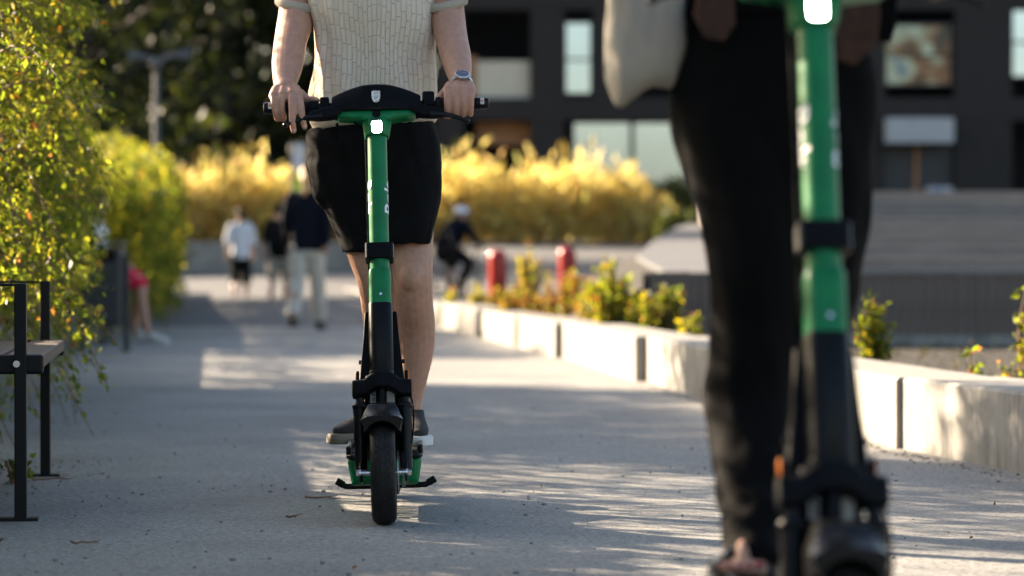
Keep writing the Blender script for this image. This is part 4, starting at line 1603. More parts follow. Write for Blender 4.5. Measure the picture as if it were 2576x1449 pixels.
    mb.box((-0.147, -0.004, BZ - 0.018), (0.034, 0.03, 0.03))
    P('bell', mb, M['black'], bevel=0.005, segs=3)
    mb = MB()
    mb.box((0.146, -0.004, BZ + 0.011), (0.034, 0.04, 0.044))
    P('throttle_box', mb, M['black'], bevel=0.006, segs=3)
    mb = MB()
    mb.tube([(0.165, 0, BZ), (0.168, 0, BZ), (0.178, 0, BZ), (0.18, 0, BZ), (0.192, 0, BZ), (0.194, 0, BZ)], [0.015, 0.021, 0.021, 0.0185, 0.0185, 0.015], 22)
    mb.box((0.176, -0.002, BZ - 0.018), (0.03, 0.026, 0.03))
    P('throttle_collar', mb, M['rubber'], bevel=0.002)
    for s in (-1, 1):
        mb = MB()
        mb.loft([[(s * 0.098, y, BZ - 0.012 + dz) for y, dz in ((-0.04, 0), (0.0, 0), (0.0, -0.018), (-0.04, -0.018))],
                 [(s * 0.125, y, BZ - 0.01 + dz) for y, dz in ((-0.042, 0), (0.0, 0), (0.0, -0.032), (-0.042, -0.032))],
                 [(s * 0.16, y, BZ - 0.02 + dz) for y, dz in ((-0.044, 0), (-0.01, 0), (-0.01, -0.028), (-0.044, -0.028))],
                 [(s * 0.19, y, BZ - 0.032 + dz) for y, dz in ((-0.042, 0), (-0.022, 0), (-0.022, -0.018), (-0.042, -0.018))]])
        P('lever_housing', mb, M['black'], bevel=0.003)
        mb = MB()
        lv = [(0.15, -0.04, -0.040), (0.185, -0.038, -0.042), (0.213, -0.034, -0.047), (0.234, -0.034, -0.0545), (0.252, -0.036, -0.0625)]
        mb.tube([(s * a, b, BZ + c) for a, b, c in lv], [(0.009, 0.006), (0.0075, 0.005), (0.0065, 0.0045), (0.006, 0.0045), (0.0055, 0.005)], 10, sub=4)
        mb.ell((s * 0.2535, -0.036, BZ - 0.0635), (0.0075, 0.0075, 0.0075), 12)
        P('brake_lever', mb, M['black_gloss'])
    # folding neck behind the head tube and its side plates
    for s in (-1, 1):
        mb = MB()
        rings = []
        for z, x, y0, y1 in ((0.245, 0.058, 0.02, 0.075), (0.30, 0.054, 0.018, 0.066), (0.38, 0.0455, 0.016, 0.056), (0.445, 0.041, 0.018, 0.05), (0.455, 0.0405, 0.024, 0.044)):
            rings.append([(s * 0.032, y0, z), (s * (x + 0.0035), y0, z), (s * (x + 0.0035), y1, z), (s * 0.032, y1, z)])
        mb.loft(rings)
        np_ = P('neck_plate', mb, M['black'], bevel=0.002)
        mb = MB()
        mb.tube([(s * 0.055, 0.035, 0.315), (s * 0.063, 0.035, 0.315)], 0.006, 10)
        P('pivot_bolt', mb, M['black_gloss'], np_)
        mb = MB()
        mb.box((s * 0.0665, 0.03, 0.265), (0.008, 0.02, 0.045))
        P('lug', mb, M['black'], np_, bevel=0.002)
    mb = MB()
    mb.loft([[(-0.045, 0.10, 0.40), (0.045, 0.10, 0.40), (0.045, 0.17, 0.40), (-0.045, 0.17, 0.40)],
             [(-0.05, 0.105, 0.31), (0.05, 0.105, 0.31), (0.05, 0.21, 0.31), (-0.05, 0.21, 0.31)],
             [(-0.055, 0.185, 0.2), (0.055, 0.185, 0.2), (0.055, 0.31, 0.2), (-0.055, 0.31, 0.2)],
             [(-0.06, 0.2, 0.17), (0.06, 0.2, 0.17), (0.06, 0.33, 0.17), (-0.06, 0.33, 0.17)]])
    nk = P('neck', mb, M['black'], steer=False, bevel=0.006)
    # stickers on the neck: bar code left, name right
    nrm = Matrix.Translation((0, 0.1015, 0.345)) @ Matrix.Rotation(R(-3), 4, 'X')
    for (x0, x1, nm) in ((-0.033, -0.018, 'barcode_sticker'), (0.004, 0.034, 'name_sticker')):
        mb = MB()
        mb.box(((x0 + x1) / 2, -0.0005, 0.0), (x1 - x0, 0.0012, 0.046))
        mb.xf(nrm)
        so = P(nm, mb, M['label'], nk, steer=False, smooth=0)
        if nm == 'barcode_sticker':
            mb = MB()
            for k in range(9):
                mb.box(((x0 + x1) / 2 + 0.001, -0.0014, -0.018 + k * 0.0042), (0.009, 0.0008, 0.0012 + 0.0012 * (k % 3)))
            mb.xf(nrm)
            P('barcode', mb, M['black_print'], nk, steer=False, smooth=0)
        else:
            me = text_mesh('Bolt', 0.0145, bold=0.0005)
            me.transform(nrm @ Matrix.Translation((0.0075, -0.0018, 0.009)) @ Matrix.Rotation(R(90), 4, 'X'))
            me.materials.clear()
            me.materials.append(M['black_print'])
            link(bpy.data.objects.new('sticker_text', me), nk)
    # deck
    def dsec(y, q, top, z0, w0, w1):
        return [(-w0 * q, y, z0), (w0 * q, y, z0), (w1 * q, y, top), (-w1 * q, y, top)]
    mb = MB()
    mb.loft([dsec(y, q, 0.163, 0.089 + dz, 0.092, 0.104) for y, q, dz in ((0.205, 0.9, 0.012), (0.222, 1, 0.0), (0.75, 1, 0.0), (0.80, 0.92, 0.01), (0.86, 0.6, 0.03))])
    P('deck_body', mb, M['green'], steer=False, bevel=0.008, segs=3)
    mb = MB()
    mb.loft([dsec(y, q, 0.1775, 0.1635, 0.1055, 0.107) for y, q in ((0.2, 0.9), (0.218, 1), (0.78, 1), (0.84, 0.8), (1.02, 0.55))])
    dt = P('deck_frame', mb, M['black_gloss'], steer=False, bevel=0.006, segs=3)
    for s in (-1, 1):
        mb = MB()
        mb.box((s * 0.1005, 0.49, 0.187), (0.012, 0.54, 0.026))
        P('deck_rail', mb, M['black_gloss'], dt, steer=False, bevel=0.004)
    mb = MB()
    mb.box((0, 0.5, 0.1795), (0.184, 0.55, 0.005))
    P('deck_mat', mb, M['rubber'], dt, steer=False, bevel=0.002)
    # twin-leg kickstand under the deck
    mb = MB()
    mb.tube([(-0.137, 0.34, 0.093), (-0.112, 0.34, 0.0795), (-0.09, 0.34, 0.079), (0.09, 0.34, 0.079), (0.112, 0.34, 0.0795), (0.137, 0.34, 0.095)], 0.0085, 12)
    ks = P('kickstand', mb, M['black_gloss'], steer=False)
    for s in (-1, 1):
        mb = MB()
        mb.tube([(s * 0.119, 0.34, 0.084), (s * 0.139, 0.34, 0.096)], 0.0102, 12)
        P('rubber_foot', mb, M['rubber'], ks, steer=False)
    mb = MB()
    hx = [(0.052 + 0.005 * math.cos(k * 1.2), 0.2 + 0.005 * math.sin(k * 1.2), 0.145 - k * 0.0011) for k in range(56)]
    mb.tube(hx, 0.0012, 5)
    P('spring', mb, M['steel'], steer=False)
    # rear guard, tail lamp, cables
    mb = MB()
    rings = []
    for a in range(-10, 121, 13):
        rr = 0.158
        yy, zz = 0.96 - rr * math.cos(R(a)), 0.14 + rr * math.sin(R(a))
        rings.append([(-0.042, yy, zz - 0.012), (-0.034, yy, zz), (0.034, yy, zz), (0.042, yy, zz - 0.012)])
    mb.loft(rings, cap=False, closed=False)
    P('rear_mudguard', mb, M['black'], steer=False, solid=0.004)
    mb = MB()
    mb.tube([(-0.10, -0.03, 1.03), (-0.05, 0.02, 0.99), (-0.033, 0.035, 0.95), (-0.031, 0.038, 0.5)], 0.0028, 6, sub=6)
    P('cable', mb, M['black'])
    mb = MB()
    mb.tube([(0.04, 0.03, 0.25), (0.074, 0.02, 0.22), (0.084, 0.0, 0.16), (0.078, -0.01, 0.08), (0.06, -0.01, 0.035)], 0.0026, 6, sub=6)
    P('brake_hose', mb, M['black'])
    for s in (-1, 1):
        mb = MB()
        mb.box((s * 0.0718, 0.03, 0.268), (0.003, 0.016, 0.036))
        P('side_reflector', mb, M['orange'], bevel=0.002)
    return t


M['black_gloss'] = mat('black_gloss_plastic', (0.005, 0.005, 0.006), 0.28, var=0.25, scale=40, rvar=0.1, spec=0.22)
M['steel_dull'] = mat('dull_steel', (0.3, 0.28, 0.26), 0.45, metal=0.9, var=0.15)
SC1 = (-0.343, 7.67, 0.0)
LEAN1 = R(-1.4)
sc1 = make_scooter('sharp green electric scooter ridden by the man in black shorts', SC1, (0, LEAN1, R(1.7)))
SC2 = (0.471, 4.07, 0.0)
sc2 = copy_tree(sc1)
sc2.location = SC2
sc2.rotation_euler = (0, R(0.3), R(2.5))
sc2['label'] = 'blurred green electric scooter in the right foreground'

# ------------------------------------------------------------------ people
def nz(p, s, seed=0):
    return noise.noise(Vector((p.x * s + seed, p.y * s, p.z * s)))


def head_parts(mb, c, yaw, k=1.0):
    """skull, jaw, nose, ears and neck around head centre c; yaw 0 faces -y (the camera)"""
    m = Matrix.Translation(c) @ Matrix.Rotation(yaw, 4, 'Z') @ Matrix.Scale(k, 4)
    s = len(mb.v)
    mb.ell((0, 0.012, 0.03), (0.074, 0.094, 0.088))
    mb.hloft([(0, -0.018, -0.115, 0.03, 0.034), (0, -0.014, -0.10, 0.048, 0.058), (0, -0.004, -0.06, 0.06, 0.076), (0, 0.0, -0.01, 0.068, 0.086), (0, 0.005, 0.04, 0.07, 0.088)], 20)
    mb.tube([(0, -0.085, 0.02), (0, -0.1, -0.018), (0, -0.092, -0.032)], [0.008, 0.013, 0.011], 8, ball=True)
    for q in (-1, 1):
        mb.ell((q * 0.075, 0.012, -0.005), (0.009, 0.022, 0.032), 8)
        mb.ell((q * 0.03, -0.075, -0.03), (0.02, 0.018, 0.018), 8)
    mb.tube([(-0.022, -0.084, -0.064), (0, -0.09, -0.062), (0.022, -0.084, -0.064)], 0.007, 8, ball=True)
    mb.tube([(0, 0.03, -0.17), (0, 0.018, -0.06)], [0.058, 0.052], 14, ball=True)
    mb.xf(m, s)
    return m


def head_extras(t, m, origin, hair, style='short'):
    k = m.median_scale
    for q in (-1, 1):
        mb = MB()
        mb.ell((q * 0.03, -0.083, 0.008), (0.012, 0.008, 0.0075), 10)
        mb.xf(m)
        mb.build('eye', M['eye'], t, origin=origin)
    mb = MB()
    mb.ell((0, 0.022, 0.042), (0.08, 0.096, 0.088))
    mb.ell((0, 0.05, 0.0), (0.074, 0.07, 0.07))
    mb.ell((0, -0.03, 0.085), (0.06, 0.062, 0.045))
    if style == 'long':
        mb.tube([(0, 0.06, 0.0), (0, 0.085, -0.1), (0, 0.075, -0.22), (0, 0.07, -0.3)], [(0.075, 0.05), (0.075, 0.045), (0.06, 0.035), (0.03, 0.02)], 16, ball=True, sub=3)
    if style == 'tail':
        mb.tube([(0, 0.1, 0.03), (0, 0.14, -0.02), (0, 0.13, -0.12), (0, 0.11, -0.2)], [0.03, 0.035, 0.03, 0.012], 12, ball=True, sub=3)
    mb.xf(m)
    f = lambda p, n_: 0.004 * nz(p, 60)
    return blob('hair', mb, 0.008 * k, hair, t, origin=origin, smooth=2, disp=f)


def shoe(t, heel, ang, upper, sole, origin, length=0.28, name='shoe', lift=0.0):
    """heel point on the ground, pointing along ang (0 = towards -y)"""
    m = Matrix.Translation(heel) @ Matrix.Rotation(ang, 4, 'Z') @ Matrix.Rotation(lift, 4, 'X')
    k = length / 0.28
    out = [(0.0, 0.032), (-0.04, 0.036), (-0.09, 0.033), (-0.14, 0.037), (-0.19, 0.045), (-0.23, 0.044), (-0.26, 0.034), (-0.278, 0.016)]

    def outline(g, z):
        a = [((w_ + g) * k, y * k, z) for y, w_ in out]
        b = [(-(w_ + g) * k, y * k, z) for y, w_ in reversed(out)]
        return [(0.0, 0.012 * k + g, z)] + a + [(0, -0.284 * k - g, z)] + b
    so = MB()
    so.loft([outline(-0.003, 0.0), outline(0.003, 0.004), outline(0.003, 0.026), outline(0.0, 0.03)])
    so.xf(m)
    o = so.build(name, sole, t, origin=origin, smooth=45)
    up = MB()
    up.hloft([(0, -0.13 * k, 0.024, 0.041, 0.142 * k), (0, -0.13 * k, 0.045, 0.042, 0.140 * k), (0, -0.11 * k, 0.058, 0.039, 0.115 * k), (0, -0.075 * k, 0.075, 0.036, 0.075 * k), (0, -0.05 * k, 0.09, 0.036, 0.05), (0, -0.045 * k, 0.096, 0.035, 0.047)], 22)
    up.xf(m)
    blob('upper', up, 0.006, upper, o, origin=origin, smooth=3)
    return o


# ---- rider in the cream shirt
b1 = Vector((-0.36, 8.3, 0.183))
r1 = thing('person', 'man in cream knit shirt and black shorts riding the sharp scooter', 'person', b1)
bd = MB()
# legs
bd.tube([(-0.318, 8.36, 1.02), (-0.305, 8.32, 0.86), (-0.293, 8.27, 0.73), (-0.288, 8.245, 0.665), (-0.285, 8.262, 0.60), (-0.279, 8.31, 0.52), (-0.279, 8.325, 0.45), (-0.288, 8.33, 0.37), (-0.297, 8.33, 0.30), (-0.299, 8.325, 0.225)],
        [0.085, 0.076, 0.064, 0.0585, 0.0555, 0.0555, 0.0505, 0.0405, 0.0335, 0.036], 18, ball=True, sub=4)
bd.ell((-0.29, 8.20, 0.668), (0.036, 0.03, 0.045))
bd.tube([(-0.48, 8.38, 1.02), (-0.45, 8.36, 0.86), (-0.418, 8.33, 0.73), (-0.398, 8.33, 0.665), (-0.392, 8.36, 0.60), (-0.386, 8.42, 0.51), (-0.394, 8.42, 0.43), (-0.401, 8.41, 0.35), (-0.406, 8.40, 0.29), (-0.408, 8.395, 0.225)],
        [0.085, 0.074, 0.062, 0.058, 0.0535, 0.0545, 0.048, 0.039, 0.0335, 0.036], 18, ball=True, sub=4)
# trunk under the clothes, head
bd.hloft([(-0.405, 8.345, 0.98, 0.15, 0.1), (-0.405, 8.34, 1.15, 0.15, 0.1), (-0.405, 8.33, 1.35, 0.15, 0.1), (-0.405, 8.33, 1.55, 0.16, 0.1), (-0.405, 8.335, 1.64, 0.1, 0.07)], 20)
hm = head_parts(bd, Vector((-0.40, 8.29, 1.855)), 0.05, 1.03)
bd.tube([(-0.405, 8.33, 1.6), (-0.403, 8.305, 1.75)], [0.062, 0.058], 14, ball=True)
# arms
bd.tube([(-0.585, 8.35, 1.605), (-0.622, 8.335, 1.49), (-0.633, 8.28, 1.40), (-0.64, 8.22, 1.345), (-0.642, 8.16, 1.29), (-0.643, 8.105, 1.245), (-0.643, 8.055, 1.21), (-0.641, 8.03, 1.197)],
        [0.066, 0.054, 0.0515, 0.0475, 0.0465, 0.0405, 0.0315, 0.029], 18, ball=True, sub=4)
bd.tube([(-0.225, 8.35, 1.605), (-0.197, 8.335, 1.49), (-0.184, 8.28, 1.40), (-0.172, 8.22, 1.345), (-0.16, 8.16, 1.295), (-0.152, 8.105, 1.255), (-0.146, 8.06, 1.226), (-0.144, 8.03, 1.208)],
        [0.066, 0.053, 0.05, 0.046, 0.044, 0.038, 0.0305, 0.0285], 18, ball=True, sub=4)
BAR_Y, BAR_Z = 7.997, 1.1475


def bar_z(x):      # the bar tips a little with the lean of the scooter
    return BAR_Z - (x + 0.387) * math.tan(-LEAN1) * -1.0


def finger(chain, r):
    bd.tube(chain, r, 10, ball=True, sub=3)


def gripping(x, kz, r=0.0112, spread=0.0):
    z = bar_z(x)
    y = BAR_Y
    finger([(x, y - 0.018, z + 0.036 + kz), (x + spread * 0.3, y - 0.032, z + 0.019), (x + spread * 0.6, y - 0.033, z - 0.010), (x + spread, y - 0.022, z - 0.028), (x + spread, y - 0.002, z - 0.029), (x + spread, y + 0.012, z - 0.02)],
           [r * 1.12, r * 1.02, r, r * 0.97, r * 0.92, r * 0.85])


def palm(wr, xs, kz):
    for i, (x, k) in enumerate(zip(xs, kz)):
        z = bar_z(x)
        bd.tube([(wr[0] + (x - wr[0]) * 0.42, wr[1] + 0.004, wr[2] - 0.002), (wr[0] + (x - wr[0]) * 0.72, wr[1] - 0.022, wr[2] + 0.0), (x, BAR_Y - 0.016, z + 0.037 + k)], [0.0185, 0.016, 0.0135], 10, ball=True, sub=3)
    xm = sum(xs) / len(xs)
    bd.ell((xm, BAR_Y + 0.022, bar_z(xm) + 0.026), (0.038, 0.026, 0.018), 12)


# hand on the right grip (all four fingers closed, watch above)
xs = [-0.182, -0.158, -0.1355, -0.1125]
kz = [0.003, 0.006, 0.003, -0.004]
palm((-0.145, 8.035, 1.206), xs, kz)
for x, k, r_, sp in zip(xs, kz, (0.0099, 0.0103, 0.01, 0.0092), (0.002, 0.0, -0.001, -0.004)):
    gripping(x, k, r_, sp)
zz = bar_z(-0.2)
finger([(-0.185, 8.03, 1.19), (-0.203, 8.022, zz + 0.015), (-0.2, 8.005, zz - 0.024), (-0.178, 7.985, zz - 0.034)], [0.015, 0.0135, 0.0115, 0.009])
# hand on the left grip (two fingers stretched to the brake lever)
xs = [-0.597, -0.621, -0.646, -0.670]
kz = [-0.006, 0.001, 0.0, -0.004]
palm((-0.642, 8.035, 1.194), xs, kz)
z = bar_z(-0.6)
finger([(-0.598, 7.983, z + 0.03), (-0.593, 7.963, z + 0.016), (-0.588, 7.944, z - 0.010), (-0.584, 7.938, z - 0.034), (-0.579, 7.943, z - 0.056)], [0.0122, 0.0112, 0.0105, 0.0096, 0.0085])
finger([(-0.6195, 7.983, z + 0.037), (-0.616, 7.961, z + 0.018), (-0.613, 7.94, z - 0.014), (-0.612, 7.933, z - 0.042), (-0.609, 7.939, z - 0.067)], [0.0126, 0.0117, 0.0108, 0.0098, 0.0087])
gripping(-0.646, 0.0, 0.0102, 0.004)
gripping(-0.670, -0.004, 0.0094, 0.012)
finger([(-0.6, 8.03, 1.185), (-0.574, 8.02, z + 0.022), (-0.562, 8.005, z + 0.024), (-0.548, 7.995, z + 0.02)], [0.015, 0.0125, 0.0105, 0.009])
blob('body', bd, 0.0036, M['skin'], r1, origin=b1, smooth=1)
head_extras(r1, hm, b1, M['hair_brown'])
for (x, y, zq, dz) in ((-0.579, 7.9335, z - 0.054, 0), (-0.609, 7.9295, z - 0.065, 0)):
    mb = MB()
    mb.ell((x, y + 0.0016, zq), (0.0056, 0.0022, 0.0068), 10)
    mb.build('nail', M['nail'], r1, origin=b1)

# shorts
so_ = MB()
so_.hloft([(-0.405, 8.345, 1.15, 0.168, 0.112), (-0.405, 8.345, 1.08, 0.188, 0.124), (-0.405, 8.348, 1.02, 0.197, 0.13), (-0.403, 8.35, 0.95, 0.195, 0.132), (-0.40, 8.35, 0.90, 0.185, 0.128), (-0.395, 8.35, 0.87, 0.165, 0.11)], 28, p=2.3, sub=3)
so_.hloft([(-0.312, 8.345, 1.0, 0.107, 0.122), (-0.307, 8.325, 0.93, 0.101, 0.118), (-0.306, 8.305, 0.86, 0.092, 0.11), (-0.307, 8.285, 0.80, 0.081, 0.102), (-0.308, 8.275, 0.757, 0.0745, 0.096)], 28, p=2.2, sub=3)
so_.hloft([(-0.495, 8.355, 1.0, 0.104, 0.122), (-0.470, 8.35, 0.92, 0.102, 0.118), (-0.450, 8.345, 0.85, 0.094, 0.112), (-0.43, 8.34, 0.785, 0.0825, 0.102), (-0.414, 8.335, 0.737, 0.0795, 0.097)], 28, p=2.2, sub=3)


def sh_disp(p, n_):
    # folds running down and across the thigh, stronger at the hip side
    v = 0.008 * nz(p, 9, 3) + 0.0065 * noise.noise(Vector((p.x * 30 + p.z * 9, p.y * 18, p.z * 5)))
    if p.x < -0.5 and p.z > 0.95:
        v += 0.007 * math.sin((p.z * 70 + p.x * 40)) * min(1, (p.z - 0.95) * 12)
    return v


def sh_cut(c, n_):
    return n_.z < -0.8 and ((c.x > -0.375 and c.z < 0.775) or (c.x <= -0.375 and c.z < 0.757))


sh = blob('shorts', so_, 0.007, M['shorts'], r1, origin=b1, smooth=3, disp=sh_disp, cut=sh_cut)
q = sh.modifiers.new('solid', 'SOLIDIFY')
q.thickness = 0.004
q.offset = -1
# sewn seam down the outer side, pocket edge
mb = MB()
mb.tube([(-0.2225, 8.285, 0.95), (-0.222, 8.262, 0.90), (-0.228, 8.242, 0.85), (-0.238, 8.22, 0.79), (-0.2445, 8.21, 0.762)], 0.0016, 6, sub=5)
mb.build('side_seam', M['shorts'], r1, origin=b1)

# shirt
st_ = MB()
st_.hloft([(-0.405, 8.345, 1.118, 0.176, 0.118), (-0.405, 8.342, 1.14, 0.185, 0.126), (-0.405, 8.34, 1.20, 0.187, 0.13), (-0.404, 8.335, 1.28, 0.180, 0.127), (-0.403, 8.33, 1.38, 0.176, 0.127), (-0.402, 8.33, 1.47, 0.186, 0.132), (-0.402, 8.335, 1.55, 0.197, 0.128), (-0.402, 8.335, 1.61, 0.185, 0.10), (-0.402, 8.335, 1.665, 0.105, 0.078), (-0.402, 8.33, 1.69, 0.074, 0.07)], 32, p=2.35, sub=3)
st_.tube([(-0.53, 8.335, 1.63), (-0.59, 8.345, 1.585), (-0.622, 8.337, 1.51), (-0.6275, 8.322, 1.468)], [0.06, 0.072, 0.066, 0.0635], 20, ball=False, sub=4)
st_.tube([(-0.275, 8.335, 1.63), (-0.222, 8.345, 1.585), (-0.197, 8.337, 1.51), (-0.193, 8.322, 1.468)], [0.06, 0.072, 0.0645, 0.062], 20, ball=False, sub=4)


def st_disp(p, n_):
    v = 0.011 * nz(p, 7, 8) + 0.008 * noise.noise(Vector((p.x * 13 + p.z * 9, p.y * 9, p.z * 5 - p.x * 6))) + 0.003 * noise.noise(Vector((p.x * 22, p.y * 22, p.z * 6)))
    if p.z < 1.26:
        v += 0.005 * (1.26 - p.z) * 8 * noise.noise(Vector((p.x * 20, p.y * 12, p.z * 22)))
    # soft drape falling from the chest at both flanks
    side = max(0.0, (abs(p.x + 0.403) - 0.10) / 0.09)
    v += 0.010 * math.exp(-((p.x + 0.548 - 0.12 * (1.3 - p.z)) / 0.012) ** 2) * (1.0 if n_.y < 0 else 0)
    v += 0.006 * side * math.sin(p.x * 120 + p.z * 14) * (1 if p.z < 1.5 else 0.2)
    return v


def st_uv(c):
    a = math.atan2(c.x + 0.403, -(c.y - 8.335))
    return (c.z, a * 0.168)


blob('shirt', st_, 0.007, M['knit'], r1, origin=b1, smooth=3, disp=st_disp, uv=st_uv)


def band(name, rings, m, t, origin, seg=40):
    mb = MB()
    mb.loft(rings, cap=False)
    o = mb.build(name, m, t, origin=origin, smooth=60, solid=0.004)
    ul = o.data.uv_layers.new(name='UVMap')
    n = len(rings[0])
    for lp in o.data.loops:
        i, j = divmod(lp.vertex_index, n)
        ul.data[lp.index].uv = (j / n, i * 0.1)
    return o


hem = []
for z_, g in ((1.137, 0.188), (1.125, 0.187), (1.108, 0.179), (1.098, 0.176)):
    rg = []
    for k in range(48):
        a = 2 * math.pi * k / 48
        c, s = math.cos(a), math.sin(a)
        rg.append((-0.405 + g * math.copysign(abs(c) ** 0.87, c), 8.343 + (g - 0.057) * math.copysign(abs(s) ** 0.87, s), z_ + 0.016 + 0.016 * c + 0.004 * math.sin(a * 3 + 1) - 0.006 * max(0, -s)))
    hem.append(rg)
band('hem_rib', hem, M['rib'], r1, b1)
for cx, rr in ((-0.6275, 0.0625), (-0.193, 0.061)):
    rg = []
    for z_, g in ((1.478, rr + 0.002), (1.468, rr + 0.003), (1.452, rr + 0.001)):
        rg.append([(cx + g * math.cos(2 * math.pi * k / 36), 8.322 + (1.478 - z_) * -0.3 + g * math.sin(2 * math.pi * k / 36), z_ + 0.014 * math.sin(2 * math.pi * k / 36) + 0.012 * (1 if cx > -0.4 else -1) * math.cos(2 * math.pi * k / 36)) for k in range(36)])
    band('cuff', rg, M['rib'], r1, b1)
# watch
wc = Vector((-0.1435, 8.034, 1.2065))
ax = (Vector((-0.152, 8.105, 1.255)) - Vector((-0.144, 8.03, 1.208))).normalized()
upv = Vector((0.12, -0.8, 0.6))
upv = (upv - ax * upv.dot(ax)).normalized()
sdv = ax.cross(upv)
wt = bpy.data.objects.new('wristwatch', None)
link(wt, r1)
mb = MB()
rings = []
for k in range(40):
    a = 2 * math.pi * k / 40
    d_ = upv * (math.cos(a) * 0.0335) + sdv * (math.sin(a) * 0.0335)
    n_ = d_.normalized()
    c = wc + d_
    rings.append([c + ax * -0.0085 - n_ * 0.0012, c + ax * -0.0085 + n_ * 0.0014, c + ax * 0.0085 + n_ * 0.0014, c + ax * 0.0085 - n_ * 0.0012])
rings.append(rings[0])
mb.loft(rings, cap=False)
mb.build('bracelet', M['steel'], wt, origin=b1, smooth=20)
fm = Matrix((sdv, ax, upv)).transposed().to_4x4()
fm.translation = wc + upv * 0.0335
mb = MB()
mb.loft([[(r_ * math.cos(R(22.5 + 45 * k)), r_ * math.sin(R(22.5 + 45 * k)), z_) for k in range(8)] for z_, r_ in ((-0.003, 0.0215), (0.004, 0.0225), (0.0062, 0.0205))])
mb.xf(fm)
mb.build('watch_case', M['steel'], wt, origin=b1, smooth=20)
mb = MB()
mb.tube([(0, 0, 0.005), (0, 0, 0.0070)], [0.0182, 0.0178], 28)
mb.xf(fm)
mb.build('watch_dial', M['dial'], wt, origin=b1)
mb = MB()
for k in range(12):
    a = R(30 * k)
    mb.box((0.0135 * math.cos(a), 0.0135 * math.sin(a), 0.0070), (0.0034, 0.0009, 0.0005), Matrix.Rotation(a, 3, 'Z'))
mb.box((-0.004, 0.0025, 0.0071), (0.010, 0.0011, 0.0005), Matrix.Rotation(R(-30), 3, 'Z'))
mb.box((0.005, 0.003, 0.0072), (0.013, 0.0009, 0.0005), Matrix.Rotation(R(25), 3, 'Z'))
mb.xf(fm)
mb.build('watch_hands', M['steel'], wt, origin=b1, smooth=0)
# shoes
shoe(r1, Vector((-0.298, 8.37, 0.183)), R(6), M['shoe_dark'], M['shoe_white'], b1, 0.285)
shoe(r1, Vector((-0.378, 8.44, 0.183)), R(-31), M['shoe_dark'], M['sole'], b1, 0.27)
mb = MB()
mb.hloft([(-0.408, 8.395, 0.242, 0.040, 0.043), (-0.405, 8.40, 0.30, 0.037, 0.04)], 20)
mb.build('sock', M['cloth_black'], r1, origin=b1)

# ---- rider in black in the foreground
b2 = Vector((0.43, 4.85, 0.183))
r2 = thing('person', 'blurred person in black wide trousers riding the foreground scooter', 'person', b2)
bd = MB()
bd.tube([(0.39, 4.9, 1.0), (0.41, 4.84, 0.67), (0.408, 4.885, 0.5), (0.395, 4.73, 0.27)], [0.06, 0.045, 0.038, 0.03], 14, ball=True, sub=4)
bd.tube([(0.53, 4.9, 1.0), (0.52, 4.88, 0.67), (0.50, 5.0, 0.5), (0.455, 5.06, 0.26)], [0.06, 0.045, 0.045, 0.032], 14, ball=True, sub=4)
bd.hloft([(0.455, 4.9, 0.98, 0.13, 0.09), (0.455, 4.9, 1.2, 0.11, 0.08), (0.455, 4.89, 1.45, 0.13, 0.09), (0.455, 4.89, 1.53, 0.09, 0.06)], 20)
bd.tube([(0.455, 4.89, 1.5), (0.455, 4.87, 1.62)], [0.05, 0.047], 12, ball=True)
hm2 = head_parts(bd, Vector((0.455, 4.845, 1.715)), 0.0, 0.95)
for s in (-1, 1):
    c = 0.468
    bd.tube([(c + s * 0.15, 4.9, 1.47), (c + s * 0.22, 4.83, 1.3), (c + s * 0.245, 4.66, 1.2), (c + s * 0.25, 4.58, 1.185)], [0.045, 0.038, 0.027, 0.025], 12, ball=True, sub=4)
    for k in range(4):
        x = c + s * (0.222 + 0.019 * k)
        bd.tube([(x, 4.585, 1.19), (x, 4.53, 1.185), (x, 4.515, 1.155), (x, 4.53, 1.13), (x, 4.555, 1.135)], [0.013, 0.011, 0.0095, 0.009, 0.008], 8, ball=True, sub=2)
    bd.tube([(c + s * 0.215, 4.59, 1.18), (c + s * 0.2, 4.57, 1.15), (c + s * 0.205, 4.545, 1.125)], [0.013, 0.011, 0.009], 8, ball=True, sub=2)
# feet with toes
for fx, fy, a in ((0.385, 4.755, R(-4)), (0.47, 5.12, R(-10))):
    m = Matrix.Translation((fx, fy, 0.189)) @ Matrix.Rotation(a, 4, 'Z')
    s = len(bd.v)
    bd.tube([(0, 0.05, 0.025), (0, 0.0, 0.032), (0, -0.09, 0.024), (0, -0.13, 0.017)], [(0.026, 0.022), (0.03, 0.025), (0.038, 0.018), (0.040, 0.013)], 14, ball=True, sub=3)
    for k, (x, y0, r_) in enumerate(((0.027, -0.165, 0.0125), (0.009, -0.17, 0.0095), (-0.007, -0.163, 0.009), (-0.022, -0.153, 0.0085), (-0.035, -0.14, 0.008))):
        bd.tube([(x, -0.12, 0.018), (x, y0, 0.014)], [r_ * 1.05, r_], 10, ball=True)
    bd.xf(m, s)
    for k, (x, y0, r_) in enumerate(((0.027, -0.165, 0.0125), (0.009, -0.17, 0.0095), (-0.007, -0.163, 0.009), (-0.022, -0.153, 0.0085), (-0.035, -0.14, 0.008))):
        mb = MB()
        mb.ell((x, y0 - r_ * 0.25, 0.014 + r_ * 0.75), (r_ * 0.75, r_ * 0.8, r_ * 0.4), 8)
        mb.xf(m)
        mb.build('toenail', M['polish'], r2, origin=b2)
blob('body', bd, 0.0065, M['skin'], r2, origin=b2, smooth=2)
head_extras(r2, hm2, b2, M['hair_brown'], 'long')
